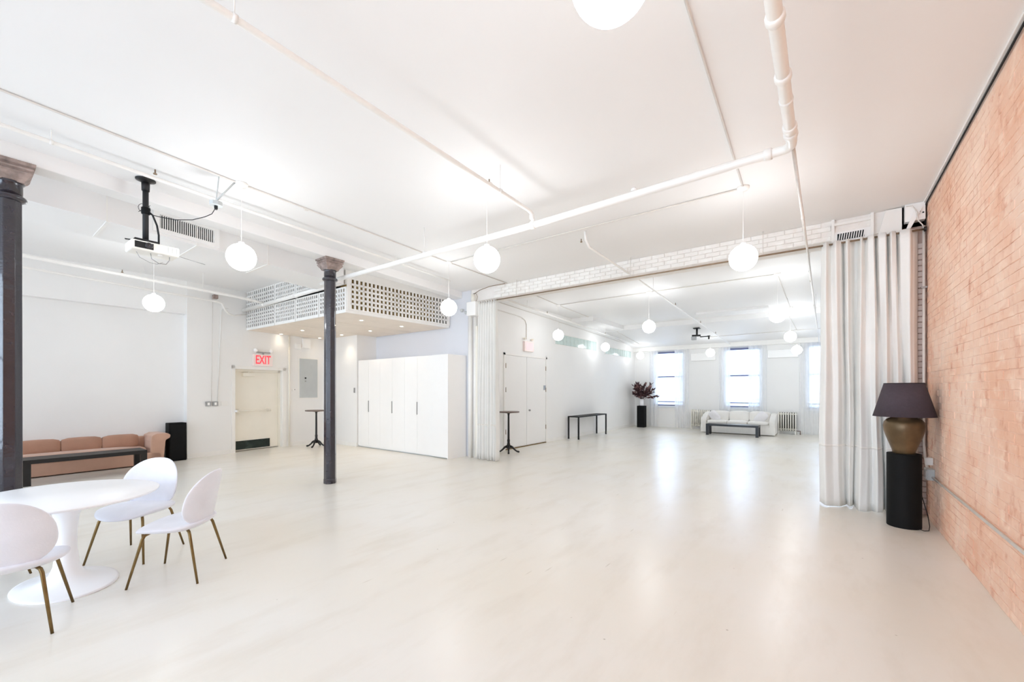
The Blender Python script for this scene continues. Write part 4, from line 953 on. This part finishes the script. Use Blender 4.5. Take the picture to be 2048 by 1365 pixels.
# ------------------------------------------------------------------ tan sofa, black low table, black speaker
SA = .02
sf = thing('sofa', 'long tan brown velvet sofa with rolled arms against the left wall', 'sofa', (-10.975, 1.16, 0), SA)
sf.scale = (.78, 1, 1)   # local x: front +, y: length
HL = 1.36
part('base', rbox((.72, 2 * HL, .23), .02, (0, 0, .135)), 'tan', sf, True, local=True)
part('seat_cushion', rbox((.66, 2 * HL - .50, .13), .055, (.07, 0, .31), puff=.015), 'tan', sf, True, local=True)
part('back_frame', rbox((.16, 2 * HL - .1, .50), .05, (-.31, 0, .30)), 'tan', sf, True, local=True)
cw_ = (2 * HL - .56) / 4
for i in range(4):
    part('back_cushion', rbox((.17, cw_ - .01, .26), .06, (-.15, -HL + .28 + cw_ * (i + .5), .475), puff=.015, rot=Matrix.Rotation(-.15, 4, 'Y')), 'tand', sf, True, local=True)
for s_ in (-1, 1):
    y = s_ * (HL - .0)
    prof = [(.0, .0), (.22, .0), (.26, .46), (.33, .50), (.34, .56), (.28, .60), (.12, .60), (.04, .56), (.02, .46), (.02, .3)]
    b = MB(); nn = len(prof)
    P0 = [(-.36, y + s_ * (p[0] - .20), p[1] + .02 if p[1] else .02) for p in prof]; P1 = [(.36, a[1], a[2]) for a in P0]
    b.add(P0 + P1, [tuple(range(nn))[::-1], tuple(range(nn, 2 * nn))] + [(i, (i + 1) % nn, nn + (i + 1) % nn, nn + i) for i in range(nn)])
    part('arm', b, 'tan', sf, local=True, bevel=.02)
bt = thing('low_bench_table', 'long low black table in front of the tan sofa', 'coffee table', (-10.12, 1.37, 0))
part('tabletop', MB().box(-.25, .25, -.74, .74, .34, .405), 'black', bt, local=True, bevel=.003)
for sx in (-1, 1):
    for sy in (-1, 1): part('leg', MB().box(.25 * sx - (.07 if sx > 0 else 0), .25 * sx + (.07 if sx < 0 else 0), .74 * sy - (.09 if sy > 0 else 0), .74 * sy + (.09 if sy < 0 else 0), 0, .345), 'black', bt, local=True)
spk = thing('speaker', 'upright black loudspeaker at the right end of the tan sofa', 'speaker', (-11.04, 2.83, 0), SA)
part('cabinet', rbox((.24, .30, .80), .012, (0, 0, .40)), 'blackm', spk, True, local=True)
part('grille', MB().box(.120, .128, -.135, .135, .04, .77), 'blackm', spk, local=True, bevel=.004)

# ------------------------------------------------------------------ bistro tables
def bistro(x, y, h, r, lab):
    t = thing('bistro_table', lab, 'bar table', (x, y, 0), .3)
    part('tabletop', MB().lathe([(.001, h - .03), (r - .01, h - .03), (r, h - .024), (r, h - .006), (r - .006, h), (.001, h)], (0, 0, 0), 48), 'bronze2', t, True, local=True)
    part('column', MB().lathe([(.045, .10), (.05, .13), (.042, .18), (.030, .24), (.034, .30), (.026, .32), (.022, h - .10), (.03, h - .05), (.10, h - .04), (.10, h - .03)], (0, 0, 0), 20), 'black', t, True, local=True)
    for k in range(4):
        a = k * PI / 2 + .35; c, s = math.cos(a), math.sin(a)
        pt = [(.03, .15), (.09, .13), (.14, .075), (.19, .035), (.235, .022), (.26, .022)]
        part('leg', MB().tube([(p * c, p * s, z) for p, z in pt], [.034, .026, .02, .018, .024, .016], 10), 'black', t, True, local=True)
    return t
M['bronze2'] = mat('brown_table_top', srgb(120, 104, 96), 0.35, 0.1, var=0.1)
bistro(-6.04, 7.93, .985, .26, 'black cast iron bar table before the double door')
bistro(-10.72, 5.72, .965, .27, 'black cast iron bar table partly behind the iron column')

# ------------------------------------------------------------------ console table
cs = thing('console_table', 'slim black frame console table against the rear white wall', 'console table', (-6.1, 12.24, 0))
part('tabletop', MB().box(-.19, .19, -1.0, 1.0, .66, .695), 'rubber', cs, local=True, bevel=.003)
for sx in (-1, 1):
    for sy in (-1, 1):
        x = .19 * sx; y = 1.0 * sy
        part('leg', MB().box(min(x, x - .04 * sx), max(x, x - .04 * sx), min(y, y - .04 * sy), max(y, y - .04 * sy), 0, .66), 'black', cs, local=True)

# ------------------------------------------------------------------ vase on pedestal
single('plinth', rbox((.29, .29, .86), .012, (-5.88, 16.52, .43)), 'blackm', 'square black plinth in the far left corner', 'plinth', loc=(-5.88, 16.52, 0))
vs = thing('vase_of_branches', 'white cylinder vase of burgundy leaved branches on the black plinth', 'vase', (-5.88, 16.52, .86))
part('vase', MB().lathe([(.07, 0), (.075, .01), (.078, .27), (.066, .27), (.062, .03), (.001, .03)], (0, 0, 0), 28), 'vase', vs, True, local=True)
st = MB(); lf1 = MB(); lf2 = MB(); rnd = random.Random(11)
def leaf(mb, p, d, L_, w_):
    d = d.normalized(); s = d.cross(Vector((rnd.uniform(-1, 1), rnd.uniform(-1, 1), rnd.uniform(-1, 1)))).normalized(); n_ = d.cross(s)
    a = [p, p + d * L_ * .35 + s * w_ + n_ * w_ * .25, p + d * L_, p + d * L_ * .35 - s * w_ + n_ * w_ * .25, p + d * L_ * .45]
    a = [Vector((max(-.46, v.x), v.y, v.z)) for v in a]
    mb.add(a, [(0, 4, 1), (1, 4, 2), (2, 4, 3), (3, 4, 0)])
for k in range(26):
    az = 2 * PI * k / 26 + rnd.uniform(-.2, .2); sp = rnd.uniform(.12, .52); hh = rnd.uniform(.22, .62) - (.14 if sp > .4 else 0)
    p0 = Vector((0, 0, .2)); p2 = Vector((max(-.34, math.cos(az) * sp * 1.1), math.sin(az) * min(.36, sp), .27 + hh)); p1 = (p0 + p2) / 2 + Vector((0, 0, .12))
    pts = [p0 * (1 - t) ** 2 + p1 * 2 * t * (1 - t) + p2 * t * t for t in (0, .25, .5, .75, 1)]
    st.tube(pts, [.006, .005, .004, .003, .002], 5)
    for j in range(17):
        t = .32 + .68 * j / 16; p = p0 * (1 - t) ** 2 + p1 * 2 * t * (1 - t) + p2 * t * t
        d = (p2 - p1).normalized() + Vector((rnd.uniform(-1, 1), rnd.uniform(-1, 1), rnd.uniform(-.6, .9))) * .9
        leaf(lf1 if rnd.random() < .8 else lf2, p, d, rnd.uniform(.11, .18), rnd.uniform(.028, .042))
part('stems', st, 'leaf', vs, True, local=True)
part('dark_leaves', lf1, 'leaf', vs, local=True, kind='stuff'); part('faded_leaves', lf2, 'leaf2', vs, local=True, kind='stuff')

# ------------------------------------------------------------------ white sofa, coffee table, pillows
ws = thing('sofa', 'white linen three seat sofa with skirt under the middle far window', 'sofa', (-2.39, 16.2, 0))   # front = -Y
SW = 1.11
part('base', rbox((2 * SW - .3, .80, .30), .02, (0, 0, .19)), 'linen', ws, True, local=True)
part('skirt', MB().surf(lambda u, v: (-SW + 2 * SW * u, -.445 - .012 * math.sin(u * 60) ** 2 - .01 * (1 - v), .03 + .25 * v), 60, 2), 'linen', ws, True, local=True)
part('back', rbox((2 * SW - .1, .20, .66), .06, (0, .36, .36), puff=.01), 'linen', ws, True, local=True)
for i in range(3):
    x = -.62 + .62 * i
    part('seat_cushion', rbox((.60, .66, .13), .05, (x, -.10, .385), puff=.012), 'linen', ws, True, local=True)
    part('back_cushion', rbox((.598, .18, .34), .05, (x, .20, .575), puff=.02, rot=Matrix.Rotation(.0, 4, 'X')), 'linen', ws, True, local=True)
for s_ in (-1, 1):
    b = MB(); x0, x1 = s_ * (SW - .17), s_ * SW
    pr2 = [(-.45, .03), (.44, .03), (.44, .70), (.1, .68), (-.18, .60), (-.40, .52), (-.45, .46)]
    xa, xb = min(x0, x1), max(x0, x1); nn = len(pr2)
    b.add([(xa, p, z) for p, z in pr2] + [(xb, p, z) for p, z in pr2], [tuple(range(nn))[::-1], tuple(range(nn, 2 * nn))] + [(i, (i + 1) % nn, nn + (i + 1) % nn, nn + i) for i in range(nn)])
    part('arm', b, 'linen', ws, local=True, bevel=.03)
for s_, lab in ((-1, 'white scatter pillow at the left arm of the white sofa'), (1, 'white scatter pillow at the right arm of the white sofa')):
    mb = rbox((.36, .12, .26), .045, (0, 0, 0), puff=.03, rot=Matrix.Rotation(-s_ * .85, 4, 'Y') @ Matrix.Rotation(.45, 4, 'X'))
    mb.v = [(v[0] - 2.39 + s_ * .70, v[1] + 15.97, v[2] + .575) for v in mb.v]
    single('pillow', mb, 'pillow', lab, 'pillow', True)
ct = thing('coffee_table', 'black low coffee table in front of the white sofa', 'coffee table', (-2.42, 15.27, 0))
part('tabletop', MB().box(-.75, .75, -.25, .25, .30, .37), 'black2', ct, local=True, bevel=.003) if False else None
M['blackg'] = mat('glossy_black', srgb(8, 8, 16), 0.32, var=0.1)
part('tabletop', MB().box(-.76, .76, -.25, .25, .305, .37), 'blackg', ct, local=True, bevel=.003)
for sx in (-1, 1):
    for sy in (-1, 1): part('leg', MB().box(min(.76 * sx, .68 * sx), max(.76 * sx, .68 * sx), min(.25 * sy, .17 * sy), max(.25 * sy, .17 * sy), 0, .31), 'blackg', ct, local=True)

# ------------------------------------------------------------------ radiators
def radiator(x0, n, lab):
    t = thing('radiator', lab, 'radiator', (x0 + n * .03, YF - .2, 0))
    y = YF - .2
    for i in range(n):
        x = x0 + i * .068
        b = rbox((.034, .17, .64), .018, (x, y, .43), seg=2)
        for dy in (-.075, .075): b.tube([(x, y + dy, .12), (x, y + dy, .72)], .018, 8)
        q1 = rbox((.068, .06, .05), .015, (x, y, .68), seg=2); b.add(q1.v, q1.f); q1 = rbox((.068, .06, .05), .015, (x, y, .17), seg=2); b.add(q1.v, q1.f)
        part('section', b, 'radi', t, True)
    b = MB()
    for x in (x0, x0 + (n - 1) * .068): b.cbox((x, y - .06, .05), (.03, .04, .10)).cbox((x, y + .06, .05), (.03, .04, .10))
    part('foot', b, 'radi', t)
    part('gap_shade_panel', MB().box(x0 - .02, x0 + (n - 1) * .068 + .02, YF - .04, YF - .03, .12, .72), 'dark', t)  # dark sheet added to stand for the shade between the sections
    part('valve', MB().tube([(x0 + n * .068 - .03, y, .12), (x0 + n * .068 + .06, y, .12), (x0 + n * .068 + .06, y, 0)], .018, 8), 'brassy', t, True)
    return t
radiator(-1.26, 8, 'cream column radiator to the right of the white sofa')
radiator(-4.06, 10, 'cream column radiator to the left behind the white sofa')

# ------------------------------------------------------------------ outside: building across the street
bl = thing('building', 'pale building across the street seen through the far windows', 'building', (-3, 31, -6))
part('facade', MB().box(-22, 16, 30.0, 36, -6, 5.2), 'facade', bl)
part('cornice', MB().box(-22, 16, 29.7, 30.0, 4.8, 5.2).box(-22, 16, 29.85, 30.0, .6, .85), 'facade', bl)
for i in range(12):
    for z in (-4, -.6 - 1.4, 1.4):
        x = -20 + i * 3
        f = part('window', MB().box(x, x + 1.3, 29.93, 30.0, z, z + 2.2), 'fwin', bl)
